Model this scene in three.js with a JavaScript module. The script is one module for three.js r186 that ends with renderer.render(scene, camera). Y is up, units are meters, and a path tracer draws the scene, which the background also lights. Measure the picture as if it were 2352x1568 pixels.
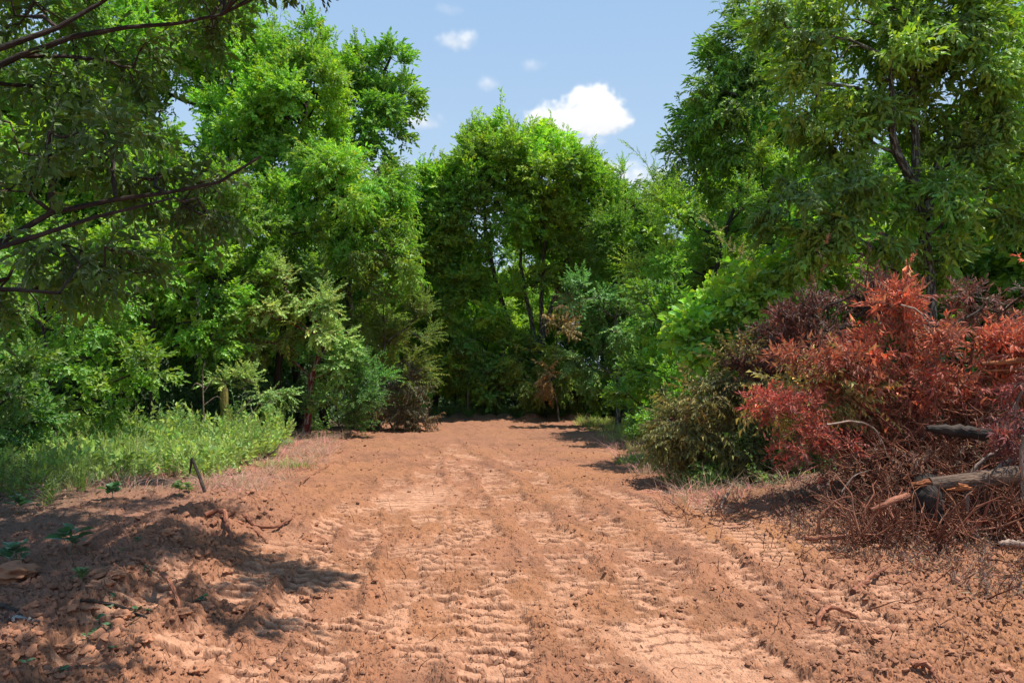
import * as THREE from 'three';
import { mergeGeometries, mergeVertices } from 'three/addons/utils/BufferGeometryUtils.js';
import { createNoise2D, createNoise3D } from 'simplex-noise';

// ------------------------------------------------------------------ camera, sky, sun, exposure
const scene = new THREE.Scene();
const camera = new THREE.PerspectiveCamera(46, 1024 / 682, 0.1, 900);
const PITCH = Math.atan(63 / 1847), EYE = 1.6, FOCAL = 1847;
camera.position.set(0, EYE, 0);
camera.rotation.set(PITCH, 0, 0);
scene.add(camera);
const renderer = new THREE.WebGLRenderer({ antialias: true });
renderer.setSize(1024, 682);
renderer.toneMapping = THREE.LinearToneMapping;
renderer.toneMappingExposure = 1.5;
renderer.shadowMap.enabled = true;
document.body.appendChild(renderer.domElement);

const SUN_DIR = new THREE.Vector3(0.34, 0.93, -0.06).normalize();
const sun = new THREE.DirectionalLight(new THREE.Color(1.0, 0.95, 0.85), 5);
sun.name = 'sun';
sun.position.copy(SUN_DIR).multiplyScalar(80);
sun.castShadow = true;
sun.shadow.mapSize.set(4096, 4096);
Object.assign(sun.shadow.camera, { left: -40, right: 40, top: 45, bottom: -45, near: 1, far: 200 });
scene.add(sun, sun.target);

function rngOf(seed) {
  let a = (seed * 2654435761) >>> 0;
  return () => { a = (a + 0x6d2b79f5) | 0; let t = Math.imul(a ^ (a >>> 15), 1 | a); t = (t + Math.imul(t ^ (t >>> 7), 61 | t)) ^ t; return ((t ^ (t >>> 14)) >>> 0) / 4294967296; };
}
const n2 = createNoise2D(rngOf(11)), n3 = createNoise3D(rngOf(12));
const sstep = (a, b, x) => { const t = Math.min(1, Math.max(0, (x - a) / (b - a))); return t * t * (3 - 2 * t); };
const mix = (a, b, t) => a + (b - a) * t;
const clamp = (x, a = 0, b = 1) => Math.min(b, Math.max(a, x));

{ // the sky: clear summer air, paler towards the horizon, with a few small fair-weather clouds all round
  const W = 3072, H = 1536, data = new Float32Array(W * H * 4);
  const clouds = []; // azimuth (degrees right of the clearing's far end), elevation, half width, half height, density
  clouds.push([4.4, 17.3, 2.9, 1.25, 1.25], [5.8, 18.1, 1.6, 1.35, 1.3], [6.9, 17.2, 1.4, 1.25, 1.2], [3.2, 17.5, 1.6, 0.9, 0.8], [1.9, 17.2, 0.9, 0.6, 0.45], [4.9, 15.9, 1.6, 0.6, 0.5],
    [4.8, 15.2, 0.7, 0.6, 0.5], [-3.8, 22.4, 1.3, 0.75, 0.62], [-6.5, 17.2, 1.3, 0.65, 0.6], [-1.8, 19.7, 0.7, 0.55, 0.4], [1.4, 20.8, 0.9, 0.45, 0.34], [-4.4, 24.3, 1.0, 0.5, 0.3], [7.0, 13.7, 2.0, 1.0, 0.75], [9.4, 13.2, 1.8, 1.0, 0.6], [8.2, 12.2, 3.4, 1.0, 0.6], [-8.5, 13.5, 2.2, 1.0, 0.45]);
  const r = rngOf(5);
  for (let i = 0; i < 46; i++) {
    const az = 28 + r() * 304, el = 8 + r() * r() * 45, s = 1.2 + r() * 2.6;
    for (let k = 0; k < 3; k++) clouds.push([az + (r() - 0.5) * 3 * s, el + (r() - 0.5) * s * 0.7, s * (0.6 + r() * 0.6), s * 0.55 * (0.6 + r() * 0.5), 0.5 + r() * 0.8]);
  }
  const pre = clouds.map((c) => ({ az: c[0], el: c[1], w: c[2] * 1.25, h: c[3] * 1.25, d: c[4] }));
  for (let row = 0; row < H; row++) {
    const el = ((row + 0.5) / H - 0.5) * 180, y = Math.max(0, Math.sin(el * Math.PI / 180));
    const g = Math.pow(1 - y, 1.75);
    // air colour
    const R = mix(0.125, 0.455, g), G = mix(0.275, 0.56, g), B = mix(0.52, 0.655, g);
    const near = el > 0 ? pre.filter((c) => Math.abs(el - c.el) < c.h * 1.6) : [];
    for (let col = 0; col < W; col++) {
      const round = ((col + 0.5) / W - 0.5) * 360;
      let az = round + 90; if (az > 180) az -= 360;
      let a = 0, lit = 1;
      for (const c of near) {
        let d = az - (c.az > 180 ? c.az - 360 : c.az); if (d > 180) d -= 360; if (d < -180) d += 360;
        d *= Math.cos(el * Math.PI / 180);
        if (Math.abs(d) > c.w * 1.6) continue;
        const dy = el - c.el, q = (d / c.w) ** 2 + (dy > 0 ? (dy / c.h) ** 2 : (dy / (c.h * 0.75)) ** 2);
        const nz = n3(d * 0.55 + c.az, dy * 0.8, c.el) * 0.42 + n3(d * 1.4, dy * 1.7, c.az) * 0.26 + n3(d * 3.2, dy * 3.6, c.az + 9) * 0.16 + n3(d * 7, dy * 7.5, c.az + 19) * 0.08;
        const v = (1.0 - q + nz * 0.9) * c.d;
        const al = sstep(0.0, c.d > 1 ? 0.8 : 1.15, v);
        if (al > a) { a = al; lit = clamp(0.93 + 0.12 * (dy / c.h) + 0.06 * nz, 0.8, 1.08); }
      }
      const o = (row * W + col) * 4;
      if (el < 0) { data[o] = 0.16; data[o + 1] = 0.14; data[o + 2] = 0.10; } else {
        data[o] = mix(R, 0.72 * lit, a); data[o + 1] = mix(G, 0.73 * lit, a); data[o + 2] = mix(B, 0.745 * lit, a);
      }
      data[o + 3] = 1;
    }
  }
  const t = new THREE.DataTexture(data, W, H, THREE.RGBAFormat, THREE.FloatType);
  t.mapping = THREE.EquirectangularReflectionMapping;
  t.magFilter = THREE.LinearFilter; t.minFilter = THREE.LinearFilter;
  t.needsUpdate = true;
  scene.background = t;
  scene.environment = t;
}

// ------------------------------------------------------------------ helpers
const V = (x, y, z) => new THREE.Vector3(x, y, z);
const used = {};
function numbered(name) { const n = used[name] = (used[name] ?? -1) + 1; return n ? name + '_' + String(n).padStart(3, '0') : name; }
function tag(o, label, category, group, kind) {
  if (label) o.userData.label = label;
  if (category) o.userData.category = category;
  if (group) o.userData.group = group;
  if (kind) o.userData.kind = kind;
  return o;
}
function thing(name, label, category, pos, group, kind) {
  const o = new THREE.Group(); o.name = numbered(name); if (pos) o.position.copy(pos); scene.add(o);
  return tag(o, label, category, group, kind);
}
function part(name, geometry, material, parent) {
  const m = new THREE.Mesh(geometry, material); m.name = name; m.castShadow = m.receiveShadow = true; parent.add(m); return m;
}
// a point of the place seen in that direction of the 2352 x 1568 survey picture, D metres out
const cosP = Math.cos(PITCH), sinP = Math.sin(PITCH);
function at(px, py, D) {
  const u = (px - 1176) / FOCAL, v = (784 - py) / FOCAL;
  const dy = v * cosP + sinP, dz = -cosP + v * sinP, k = D / -dz;
  return V(u * k, EYE + dy * k, -D);
}
// where that direction meets the ground
function groundAt(px, py) {
  let D = 10;
  for (let i = 0; i < 12; i++) { const p = at(px, py, 1); const h = D ? heightAt(p.x * D, -D) : 0; D = (EYE - h) / (EYE - p.y); D = clamp(D, 2.5, 60); }
  const q = at(px, py, D); q.y = heightAt(q.x, q.z); return q;
}

// geometry collector for tubes and loose faces
class MB {
  constructor() { this.p = []; this.n = []; this.u = []; this.i = []; }
  tube(pts, radii, sides = 6, cap = false) {
    const up = V(0.31, 0.2, 0.93), T = V(), A = V(), B = V(), base0 = this.p.length / 3; let len = 0;
    pts.forEach((q, k) => {
      const a = pts[Math.max(0, k - 1)], b = pts[Math.min(pts.length - 1, k + 1)];
      T.subVectors(b, a).normalize();
      A.crossVectors(T, Math.abs(T.dot(up)) > 0.95 ? V(1, 0, 0) : up).normalize(); B.crossVectors(T, A);
      if (k) len += q.distanceTo(pts[k - 1]);
      for (let s = 0; s <= sides; s++) {
        const w = (s / sides) * Math.PI * 2, c = Math.cos(w), d = Math.sin(w), rr = radii[k];
        const nx = A.x * c + B.x * d, ny = A.y * c + B.y * d, nz = A.z * c + B.z * d;
        this.p.push(q.x + nx * rr, q.y + ny * rr, q.z + nz * rr); this.n.push(nx, ny, nz); this.u.push((s / sides) * Math.max(0.1, Math.round(radii[0] * 6.28 * 4) / 4), len);
      }
    });
    const w = sides + 1;
    for (let k = 0; k < pts.length - 1; k++) for (let s = 0; s < sides; s++) { const a = base0 + k * w + s; this.i.push(a, a + 1, a + w, a + 1, a + w + 1, a + w); }
    if (cap) for (const [k, sg] of [[0, -1], [pts.length - 1, 1]]) {
      const c = this.p.length / 3, q = pts[k]; T.subVectors(pts[Math.min(pts.length - 1, k + 1)], pts[Math.max(0, k - 1)]).normalize().multiplyScalar(sg);
      this.p.push(q.x + T.x * radii[k] * 0.25, q.y + T.y * radii[k] * 0.25, q.z + T.z * radii[k] * 0.25); this.n.push(T.x, T.y, T.z); this.u.push(0.5, 0.5);
      const ring = this.p.length / 3;
      for (let s = 0; s <= sides; s++) { const f = (base0 + k * w + s) * 3; this.p.push(this.p[f], this.p[f + 1], this.p[f + 2]); this.n.push(T.x, T.y, T.z); this.u.push(s / sides, 0); }
      for (let s = 0; s < sides; s++) sg > 0 ? this.i.push(c, ring + s, ring + s + 1) : this.i.push(c, ring + s + 1, ring + s);
    }
    return this;
  }
  edge(a, b, ra, rb, sides = 3) { return this.tube([a, b], [ra, rb], sides); }
  get empty() { return !this.i.length; }
  geometry() {
    const g = new THREE.BufferGeometry();
    g.setAttribute('position', new THREE.Float32BufferAttribute(this.p, 3)); g.setAttribute('normal', new THREE.Float32BufferAttribute(this.n, 3));
    g.setAttribute('uv', new THREE.Float32BufferAttribute(this.u, 2)); g.setIndex(this.i); return g;
  }
}

// ------------------------------------------------------------------ textures and materials
function tileNoise(size, cells, seed) { // periodic value noise in 0..1
  const r = rngOf(seed), g = Array.from({ length: cells * cells }, () => r());
  return (x, y) => {
    const fx = (x / size) * cells, fy = (y / size) * cells, x0 = Math.floor(fx), y0 = Math.floor(fy), tx = fx - x0, ty = fy - y0, sx = tx * tx * (3 - 2 * tx), sy = ty * ty * (3 - 2 * ty);
    const q = (i, j) => g[((j % cells + cells) % cells) * cells + ((i % cells + cells) % cells)];
    return mix(mix(q(x0, y0), q(x0 + 1, y0), sx), mix(q(x0, y0 + 1), q(x0 + 1, y0 + 1), sx), sy);
  };
}
function texture(size, f, srgb) {
  const d = new Uint8Array(size * size * 4);
  for (let y = 0; y < size; y++) for (let x = 0; x < size; x++) { const c = f(x, y), o = (y * size + x) * 4; for (let k = 0; k < 3; k++) d[o + k] = clamp(Array.isArray(c) ? c[k] : c) * 255; d[o + 3] = 255; }
  const t = new THREE.DataTexture(d, size, size); t.wrapS = t.wrapT = THREE.RepeatWrapping; t.magFilter = THREE.LinearFilter; t.minFilter = THREE.LinearMipmapLinearFilter; t.generateMipmaps = true;
  if (srgb) t.colorSpace = THREE.SRGBColorSpace; t.needsUpdate = true; return t;
}
const soilLayers = [[8, 1], [20, 2], [48, 3], [110, 4], [256, 5]].map(([c, s]) => tileNoise(1024, c, s));
const soilBump = texture(1024, (x, y) => { const v = soilLayers.map((f) => f(x, y)); const bil = (a) => Math.abs(a * 2 - 1); return 0.15 + 0.2 * v[1] + 0.26 * bil(v[2]) + 0.26 * bil(v[3]) + 0.2 * v[4]; });
const soilTint = texture(1024, (x, y) => { const v = soilLayers.map((f) => f(x, y)); const k = 0.68 + 0.16 * v[0] + 0.16 * v[2] + 0.22 * v[3] + 0.12 * v[4]; return [k, k * (0.985 + 0.03 * v[1]), k * (0.97 + 0.06 * v[1])]; });
const barkA = tileNoise(256, 14, 21), barkB = tileNoise(256, 40, 22), barkC = tileNoise(256, 5, 23);
const barkBump = texture(256, (x, y) => 0.5 * barkA(x, y * 0.25 + 0) + 0.5 * barkB(x, y * 0.5));
function barkMap(c0, c1, lichen) {
  const la = tileNoise(256, 7, 31), lb = tileNoise(256, 30, 32);
  return texture(256, (x, y) => {
    const k = clamp(0.55 * barkA(x, y * 0.25) + 0.45 * barkB(x, y) + 0.2 * (barkC(x, y) - 0.5)); let c = c0.map((a, i) => mix(a, c1[i], k));
    if (lichen) { const l = sstep(0.56, 0.68, la(x, y) * 0.75 + lb(x, y) * 0.3); c = c.map((a, i) => mix(a, lichen[i], l)); }
    return c;
  }, true);
}
function barkMat(c0, c1, lichen) {
  const m = new THREE.MeshStandardMaterial({ map: barkMap(c0, c1, lichen), bumpMap: barkBump, bumpScale: 0.015, roughness: 0.92 });
  for (const t of [m.map]) t.repeat.set(3, 1.6);
  return m;
}
barkBump.repeat.set(3, 1.6);
const BARK = {
  grey: barkMat([0.17, 0.14, 0.12], [0.42, 0.37, 0.32], [0.55, 0.55, 0.5]),
  red: barkMat([0.20, 0.12, 0.10], [0.46, 0.30, 0.25], [0.62, 0.60, 0.57]),
  dark: barkMat([0.10, 0.08, 0.07], [0.30, 0.24, 0.20]),
  pale: barkMat([0.42, 0.33, 0.28], [0.72, 0.62, 0.55]),
  moss: barkMat([0.28, 0.26, 0.12], [0.58, 0.52, 0.24], [0.5, 0.44, 0.2]),
  soil: barkMat([0.40, 0.22, 0.15], [0.66, 0.43, 0.32]),
  log: barkMat([0.20, 0.15, 0.12], [0.52, 0.41, 0.33]),
  wood: barkMat([0.36, 0.18, 0.10], [0.74, 0.45, 0.26]),
  stain: barkMat([0.30, 0.05, 0.05], [0.62, 0.30, 0.27], [0.66, 0.58, 0.54]),
};
const leafMat = (over = {}) => new THREE.MeshPhysicalMaterial({ color: 0xffffff, vertexColors: true, roughness: 1, transmission: 0.5, thickness: 0, side: THREE.DoubleSide, clearcoat: 0.16, clearcoatRoughness: 0.4, ...over });
const LEAF = { green: leafMat({ clearcoat: 0.2, clearcoatRoughness: 0.34 }), matte: leafMat({ clearcoat: 0.08, transmission: 0.45 }), glossy: leafMat({ clearcoat: 0.35, clearcoatRoughness: 0.33, transmission: 0.45 }), dead: leafMat({ transmission: 0.25, clearcoat: 0.18, clearcoatRoughness: 0.5 }), grass: leafMat({ clearcoat: 0.15, transmission: 0.5 }) };

// ------------------------------------------------------------------ ground
const TRACKS = []; // x at D = 4.9, slope, curve, half width, first and last D, phase, skew, wear
{ const r = rngOf(404);
  for (const [x0, sl, cv, a, b] of [[-1.85, -0.13, 0.010, 3, 7.5], [-1.42, -0.14, 0.006, 3, 10], [-1.12, -0.12, 0.006, 2.5, 12], [-0.68, -0.13, 0.004, 2.5, 11], [-0.42, -0.11, 0.002, 4.5, 15], [-0.06, -0.10, 0, 2.5, 9], [0.16, -0.13, 0.002, 5.5, 16], [0.42, -0.09, -0.002, 2.5, 12],
    [0.78, -0.10, -0.004, 3.4, 17], [1.06, -0.06, -0.006, 3.6, 14], [1.38, -0.07, -0.007, 4.2, 16], [1.80, -0.03, -0.011, 4.6, 11], [2.3, 0.0, -0.012, 5, 9.5], [2.75, 0.02, -0.012, 5.4, 8.5], [0.55, -0.36, 0.01, 2.4, 5.4], [1.25, -0.33, 0.01, 2.4, 4.9], [-2.3, -0.24, 0.01, 3.2, 6.2], [-0.9, 0.02, -0.012, 6, 12]])
    TRACKS.push([x0 + (r() - 0.5) * 0.1, sl + (r() - 0.5) * 0.04, cv, 0.13 + 0.09 * r(), a, b, r() * 0.2, (r() - 0.5) * 0.5, 0.26 + 0.26 * r()]);
}
const hash = (a, b) => { const s = Math.sin(a * 127.1 + b * 311.7) * 43758.5453; return s - Math.floor(s); };
const leftEdge = (D) => D < 12 ? mix(-4.1, -4.3, D / 12) : D < 19 ? mix(-4.3, -4.9, (D - 12) / 7) : mix(-4.9, -2.7, clamp((D - 19) / 6));
const rightEdge = (D) => D < 9 ? mix(6.0, 2.7, clamp((D - 4.4) / 4.6)) : D < 15 ? mix(2.7, 2.9, (D - 9) / 6) : mix(2.9, 2.4, clamp((D - 15) / 8));
const clearing = (x, D) => { // 1 on the bulldozed clay, 0 on the wood floor
  const e = 0.45 * n2(x * 0.5, D * 0.5) + 0.2 * n2(x * 1.7 + 9, D * 1.7);
  return sstep(-0.5, 0.5, x - leftEdge(D) + e) * sstep(-0.5, 0.5, rightEdge(D) - x + e) * sstep(-0.9, 0.9, 25.2 - D + e * 1.5);
};
const pile = (x, z) => Math.exp(-(((x - 6.4) / 2.5) ** 2) - (((z + 9.6) / 2.0) ** 2));
function surface(x, z) { // height and what lies there
  const D = -z, c = clearing(x, D);
  let h = 0.05 * n2(x * 0.13, z * 0.13) + 0.025 * n2(x * 0.5 + 4, z * 0.5);
  h += 0.75 * pile(x, z);
  // bank of pushed-up soil at the left and a low one at the far end
  const bank = Math.exp(-(((x + 2.75 + 0.1 * (D - 6) + 0.35 * n2(D * 0.5, 3)) / 0.7) ** 2)) * sstep(2.5, 4, D) * (1 - sstep(8.2, 10.5, D));
  const far = Math.exp(-(((D - 25.3 - 0.5 * n2(x * 0.6, 7)) / 0.6) ** 2)) * sstep(-4, -2, x) * (1 - sstep(3.5, 5, x));
  h += bank * (0.19 + 0.08 * n2(x * 1.6, z * 1.6)) + far * (0.16 + 0.1 * n2(x * 2.2, 5));
  h += 0.10 * sstep(-3.2, -4.6, x) * sstep(30, 10, D);
  const fine = D < 34 && Math.abs(x) < 24;
  let pad = 0, groove = 0, smooth = 0, crumb = 0;
  if (fine) {
    const a = n2(x * 2.6, z * 2.6), b = n2(x * 6.1 + 3, z * 6.1), b2 = n2(x * 13 + 8, z * 13), d = n2(x * 27, z * 27 + 5);
    const wild = clamp(0.5 + 0.5 * a + bank * 0.8 + (1 - c) * 0.3);
    // loose crumbs: rounded lumps with sharp hollows between
    const d2 = n2(x * 52 + 3, z * 44);
    crumb = 0.034 * wild * (1 - 2 * Math.abs(b)) * 0.5 + 0.030 * (0.4 + wild) * (0.55 - Math.abs(b2)) + 0.022 * (0.4 + 0.6 * wild) * (0.5 - Math.abs(d)) + 0.010 * (0.5 - Math.abs(d2)) + 0.018 * a;
    crumb += bank * 0.05 * (0.5 - Math.abs(n2(x * 4 + 20, z * 4)));
    const rough = sstep(1.2, 2.6, x) * (1 - sstep(7, 9, D)); // dug-over soil at the lower right
    crumb += rough * 0.035 * (0.6 - Math.abs(n2(x * 3.3 + 40, z * 5))) + rough * 0.02 * (0.5 - Math.abs(b2));
    let hh = crumb;
    for (let i = 0; i < TRACKS.length; i++) {
      const t = TRACKS[i]; if (D < t[4] - 0.5 || D > t[5] + 0.8) continue;
      const e = D - 4.9, xc = t[0] + t[1] * e + t[2] * e * e + 0.08 * n2(D * 0.55, i * 7.7), dx = x - xc, ad = Math.abs(dx);
      if (ad > t[3] + 0.26) continue;
      const along = (D + t[6] + t[7] * dx + 0.04 * n2(dx * 3 + i * 9, D * 1.6) + 0.010 * b2) / 0.15, k = Math.floor(along), f = along - k, rk = hash(k, i), rk2 = hash(k + 50, i + 3);
      const half = t[3] * (0.86 + 0.22 * rk) + 0.02 * b2, inside = sstep(half + 0.025, half - 0.025, ad) * sstep(t[4] - 0.4, t[4] + 0.3, D) * sstep(t[5] + 0.7, t[5] - 0.9, D);
      const worn = clamp(sstep(0.81 - t[8], 1.09 - t[8], 0.5 + 0.42 * n2(x * 1.1 + i * 5, D * 0.9) + 0.25 * b * 0.6 + 0.28 * (rk2 - 0.5)));
      // plates of clay between the cleat cuts, cracked across into shorter pieces
      const pl = (dx + 0.02 * n2(x * 9, D * 9)) / (0.11 + 0.09 * rk2) + rk * 7, kp = Math.floor(pl), fp = pl - kp, rp = hash(kp * 3 + k, i + 11), gone = rp > 0.82 ? 1 : 0;
      const cut = 0.10 + 0.05 * b2 + 0.03 * rp, g = Math.max(1 - sstep(cut - 0.04, cut + 0.08, f), sstep(0.95, 0.99, f) * 0.8, (fp < 0.07 || fp > 0.95) && rp < 0.6 ? 0.55 : 0);
      const step = mix((0.016 + 0.018 * rk) * (1 - f) ** 0.8 + 0.014 * (rp - 0.5), crumb * 0.6 - 0.01, gone) - 0.036 * g * (1 - 0.6 * gone) + 0.008 * (rk - 0.5) + 0.008 * b * (1 - g) + 0.004 * d2 + 0.003 * d;
      const side = 0.016 * Math.exp(-(((ad - half - 0.07) / 0.06) ** 2)) * (0.7 + 0.6 * b);
      const v = mix(step - 0.018, crumb * 0.9 - 0.015, worn);
      hh = mix(hh + side * (1 - inside), v, inside * 0.96);
      const w = inside * (1 - worn);
      pad = mix(pad, (1 - clamp(g)) * (1 - worn), inside); groove = mix(groove, clamp(g) * (1 - worn), inside);
      if (w > 0.5) smooth *= 0.3;
    }
    // strip scraped by the blade, lower right of the middle, and the bald pale patch farther up
    const sx = x - (0.62 + 0.0 * D) - 0.30 * (4.9 - D), scr = sstep(0.34, 0.24, Math.abs(sx - 0.28 + 0.06 * n2(D * 1.3, 2))) * sstep(5.5, 4.7, D);
    const streak = 0.006 * n2(sx * 26, D * 1.2) + 0.004 * n2(sx * 60, D * 2.5) + 0.003 * d;
    const bald = sstep(0.9, 0.35, Math.hypot((x + 1.15) / 0.75, (D - 10.2) / 1.9) + 0.25 * a) * 0.9;
    const wet = sstep(0.9, 0.4, Math.hypot((x - 2.3) / 0.7, (D - 7.6) / 1.5) + 0.3 * a);
    hh = mix(hh, streak - 0.01, Math.max(scr, bald * 0.7)); hh = mix(hh, hh * 0.4, wet);
    smooth = Math.max(smooth, scr, bald);
    h += hh * mix(0.55, 1, c) * (1 - sstep(26, 33, D) * 0.7);
    return { h, c, pad, groove, smooth, crumb, wet, bank, rough, a, b, b2, d };
  }
  return { h, c, pad, groove, smooth, crumb, wet: 0, bank, rough: 0, a: 0, b: 0, b2: 0, d: 0 };
}
function heightAt(x, z) { return surface(x, z).h; }
{
  const rows = [-14, -6, -2, 0, 1.2, 2, 2.5]; let D = 2.8;
  while (D < 33) { rows.push(D); D *= 1.0024; }
  rows.push(35, 38, 42, 48, 56, 70, 90, 130, 220, 400);
  const cols = []; for (const u of [60, 30, 14, 7, 4, 2.6, 1.9, 1.5, 1.25, 1.08, 0.98, 0.92, 0.87, 0.83]) cols.push(-u);
  for (let u = -0.8; u <= 0.8001; u += 0.0027) cols.push(u);
  for (const u of [0.83, 0.87, 0.92, 0.98, 1.08, 1.25, 1.5, 1.9, 2.6, 4, 7, 14, 30, 60]) cols.push(u);
  const R = rows.length, C = cols.length, p = new Float32Array(R * C * 3), col = new Float32Array(R * C * 3), uv = new Float32Array(R * C * 2), idx = new Uint32Array((R - 1) * (C - 1) * 6);
  const mixc = (a, b, t) => [mix(a[0], b[0], t), mix(a[1], b[1], t), mix(a[2], b[2], t)];
  const LOOSE = [0.295, 0.124, 0.062], DEEP = [0.145, 0.059, 0.031], PAD = [0.48, 0.245, 0.145], OCHRE = [0.33, 0.14, 0.05], LITTER = [0.17, 0.088, 0.052], DULL_BROWN = [0.245, 0.115, 0.070], FLOOR = [0.09, 0.06, 0.032];
  let o = 0;
  for (let i = 0; i < R; i++) for (let j = 0; j < C; j++, o++) {
    const s = Math.max(rows[i], 2.8), x = cols[j] * s, z = -rows[i], f = surface(x, z);
    p[o * 3] = x; p[o * 3 + 1] = f.h; p[o * 3 + 2] = z; uv[o * 2] = x / 1.6; uv[o * 2 + 1] = z / 1.6;
    let q = mixc(LOOSE, DEEP, clamp(0.38 - f.crumb * 15 + 0.35 * n2(x * 0.8 + 50, z * 0.8)));  // hollows darkened for contrast: moist clay plus crease shade put into the colour
    q = mixc(q, OCHRE, clamp(0.25 + 0.5 * n2(x * 0.45 + 30, z * 0.45)) * 0.6 + f.wet * 0.4);
    q = mixc(q, DULL_BROWN, sstep(-2.2, -3.4, x + 0.1 * (rows[i] - 6) + 0.4 * f.a) * 0.85 + f.bank * 0.35 + sstep(13, 20, rows[i]) * 0.35);  // duller brown at the left, where litter lies, and towards the far end
    q = mixc(q, PAD, clamp(f.pad * (0.72 + 0.3 * f.b2) + f.smooth * 0.6 + 0.15 * f.d * f.pad)); q = mixc(q, DEEP, f.groove * 0.85);  // cleat cuts darkened in the colour so the slits read as shadowed
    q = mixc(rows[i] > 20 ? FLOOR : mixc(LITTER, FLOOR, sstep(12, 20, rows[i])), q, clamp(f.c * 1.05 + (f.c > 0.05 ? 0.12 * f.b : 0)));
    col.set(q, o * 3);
  }
  let k = 0;
  for (let i = 0; i < R - 1; i++) for (let j = 0; j < C - 1; j++) { const a = i * C + j; idx[k++] = a; idx[k++] = a + 1; idx[k++] = a + C; idx[k++] = a + 1; idx[k++] = a + C + 1; idx[k++] = a + C; }
  const g = new THREE.BufferGeometry();
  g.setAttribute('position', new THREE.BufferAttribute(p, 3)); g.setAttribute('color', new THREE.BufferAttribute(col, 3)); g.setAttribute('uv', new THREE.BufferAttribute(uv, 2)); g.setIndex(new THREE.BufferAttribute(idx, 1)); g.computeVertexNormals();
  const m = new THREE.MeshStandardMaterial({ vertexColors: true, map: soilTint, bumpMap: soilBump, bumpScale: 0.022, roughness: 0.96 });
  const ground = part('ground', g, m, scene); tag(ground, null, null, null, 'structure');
}

// ------------------------------------------------------------------ leaves and sprays
function leafGeo(l, w, { fold = 0.18, droop = 0.15, hi = false, wide = 0.42 } = {}) {
  const P = hi ? [[0, 0, 0], [0, 0.35 * l, 0.03 * l], [0, 0.7 * l, -droop * 0.35 * l], [0, l, -droop * l], [-0.5 * w, wide * 0.75 * l, fold * w], [-0.4 * w, 0.66 * l, fold * w - droop * 0.3 * l], [0.5 * w, wide * 0.75 * l, fold * w], [0.4 * w, 0.66 * l, fold * w - droop * 0.3 * l]]
    : [[0, 0, 0], [0, l, -droop * l], [-0.5 * w, wide * l, fold * w], [0.5 * w, wide * l, fold * w]];
  const I = hi ? [0, 1, 4, 4, 1, 5, 1, 2, 5, 5, 2, 3, 0, 6, 1, 6, 7, 1, 1, 7, 2, 7, 3, 2] : [0, 1, 2, 0, 3, 1];
  return { P, I };
}
function spray(seed, o) { // a twig along +y whose leaves lie about the xy plane, z up
  const r = rngOf(seed), leaf = leafGeo(o.l, o.w, o), pos = [], col = [], idx = [], mats = [];
  const add = (P, I, m, c) => { const b = pos.length / 3, v = V(); for (const q of P) { v.set(...q).applyMatrix4(m); pos.push(v.x, v.y, v.z); col.push(...c); } for (const i of I) idx.push(b + i); };
  const n = o.n, L = o.len, e = new THREE.Euler(), q = new THREE.Quaternion(), bend = o.bend ?? -0.25;
  const axis = (t) => V(0.06 * L * Math.sin(t * 3 + seed), t * L, bend * L * t * t);
  const shades = o.shades ?? [[1, 1, 1]];
  for (let k = 0; k < n; k++) {
    const t = o.t0 != null ? mix(o.t0, 1, k / (n - 1)) : mix(0.15, 1, k / (n - 1)), sgn = k % 2 ? 1 : -1, a = axis(t);
    const sp = k === n - 1 ? (r() - 0.5) * 0.4 : sgn * mix(o.spread ?? 1.1, (o.spread ?? 1.1) * 0.6, t) + (r() - 0.5) * 0.5;
    e.set(-(o.hang ?? 0.25) + (r() - 0.5) * (o.tumble ?? 1.5), (r() - 0.5) * (o.roll ?? 2.2), -sp, 'ZXY'); q.setFromEuler(e);
    const s = (0.72 + 0.5 * r()) * (o.taper ? mix(1.1, 0.6, t) : 1), m = new THREE.Matrix4().compose(a, q, V(s, s, s));
    const br = 0.78 + 0.44 * r(), sh = shades[Math.floor(r() * shades.length)], c = [sh[0] * br, sh[1] * br, sh[2] * br];
    mats.push({ m, c }); add(leaf.P, leaf.I, m, c);
  }
  const tw = o.twig ?? 0.004, wood = o.wood ?? [1.2, 0.6, 1.5]; // twig as a thin three-sided stick
  const I4 = new THREE.Matrix4(), ring = [0, 0.5, 1].map((t) => { const a = axis(t), s = tw * (1 - 0.6 * t); return [[a.x - s, a.y, a.z - s * 0.6], [a.x + s, a.y, a.z - s * 0.6], [a.x, a.y, a.z + s]]; }).flat(), RI = [];
  for (let k = 0; k < 2; k++) for (let s = 0; s < 3; s++) { const a = k * 3 + s, b = k * 3 + (s + 1) % 3; RI.push(a, b, a + 3, b, b + 3, a + 3); }
  add(ring, RI, I4, wood);
  const g = new THREE.BufferGeometry(); g.setAttribute('position', new THREE.Float32BufferAttribute(pos, 3)); g.setAttribute('color', new THREE.Float32BufferAttribute(col, 3)); g.setIndex(idx);
  return { g, mats, leaf };
}
const single = (leaf, c) => { const g = new THREE.BufferGeometry(); g.setAttribute('position', new THREE.Float32BufferAttribute(leaf.P.flat(), 3)); g.setAttribute('color', new THREE.Float32BufferAttribute(leaf.P.flatMap(() => c), 3)); g.setIndex(leaf.I); return g; };
const GREENS = [[1, 1, 1], [1.12, 1.04, 0.8], [0.8, 0.95, 1.1], [1.3, 1.12, 0.8]];
const DENS = 1.75;
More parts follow.
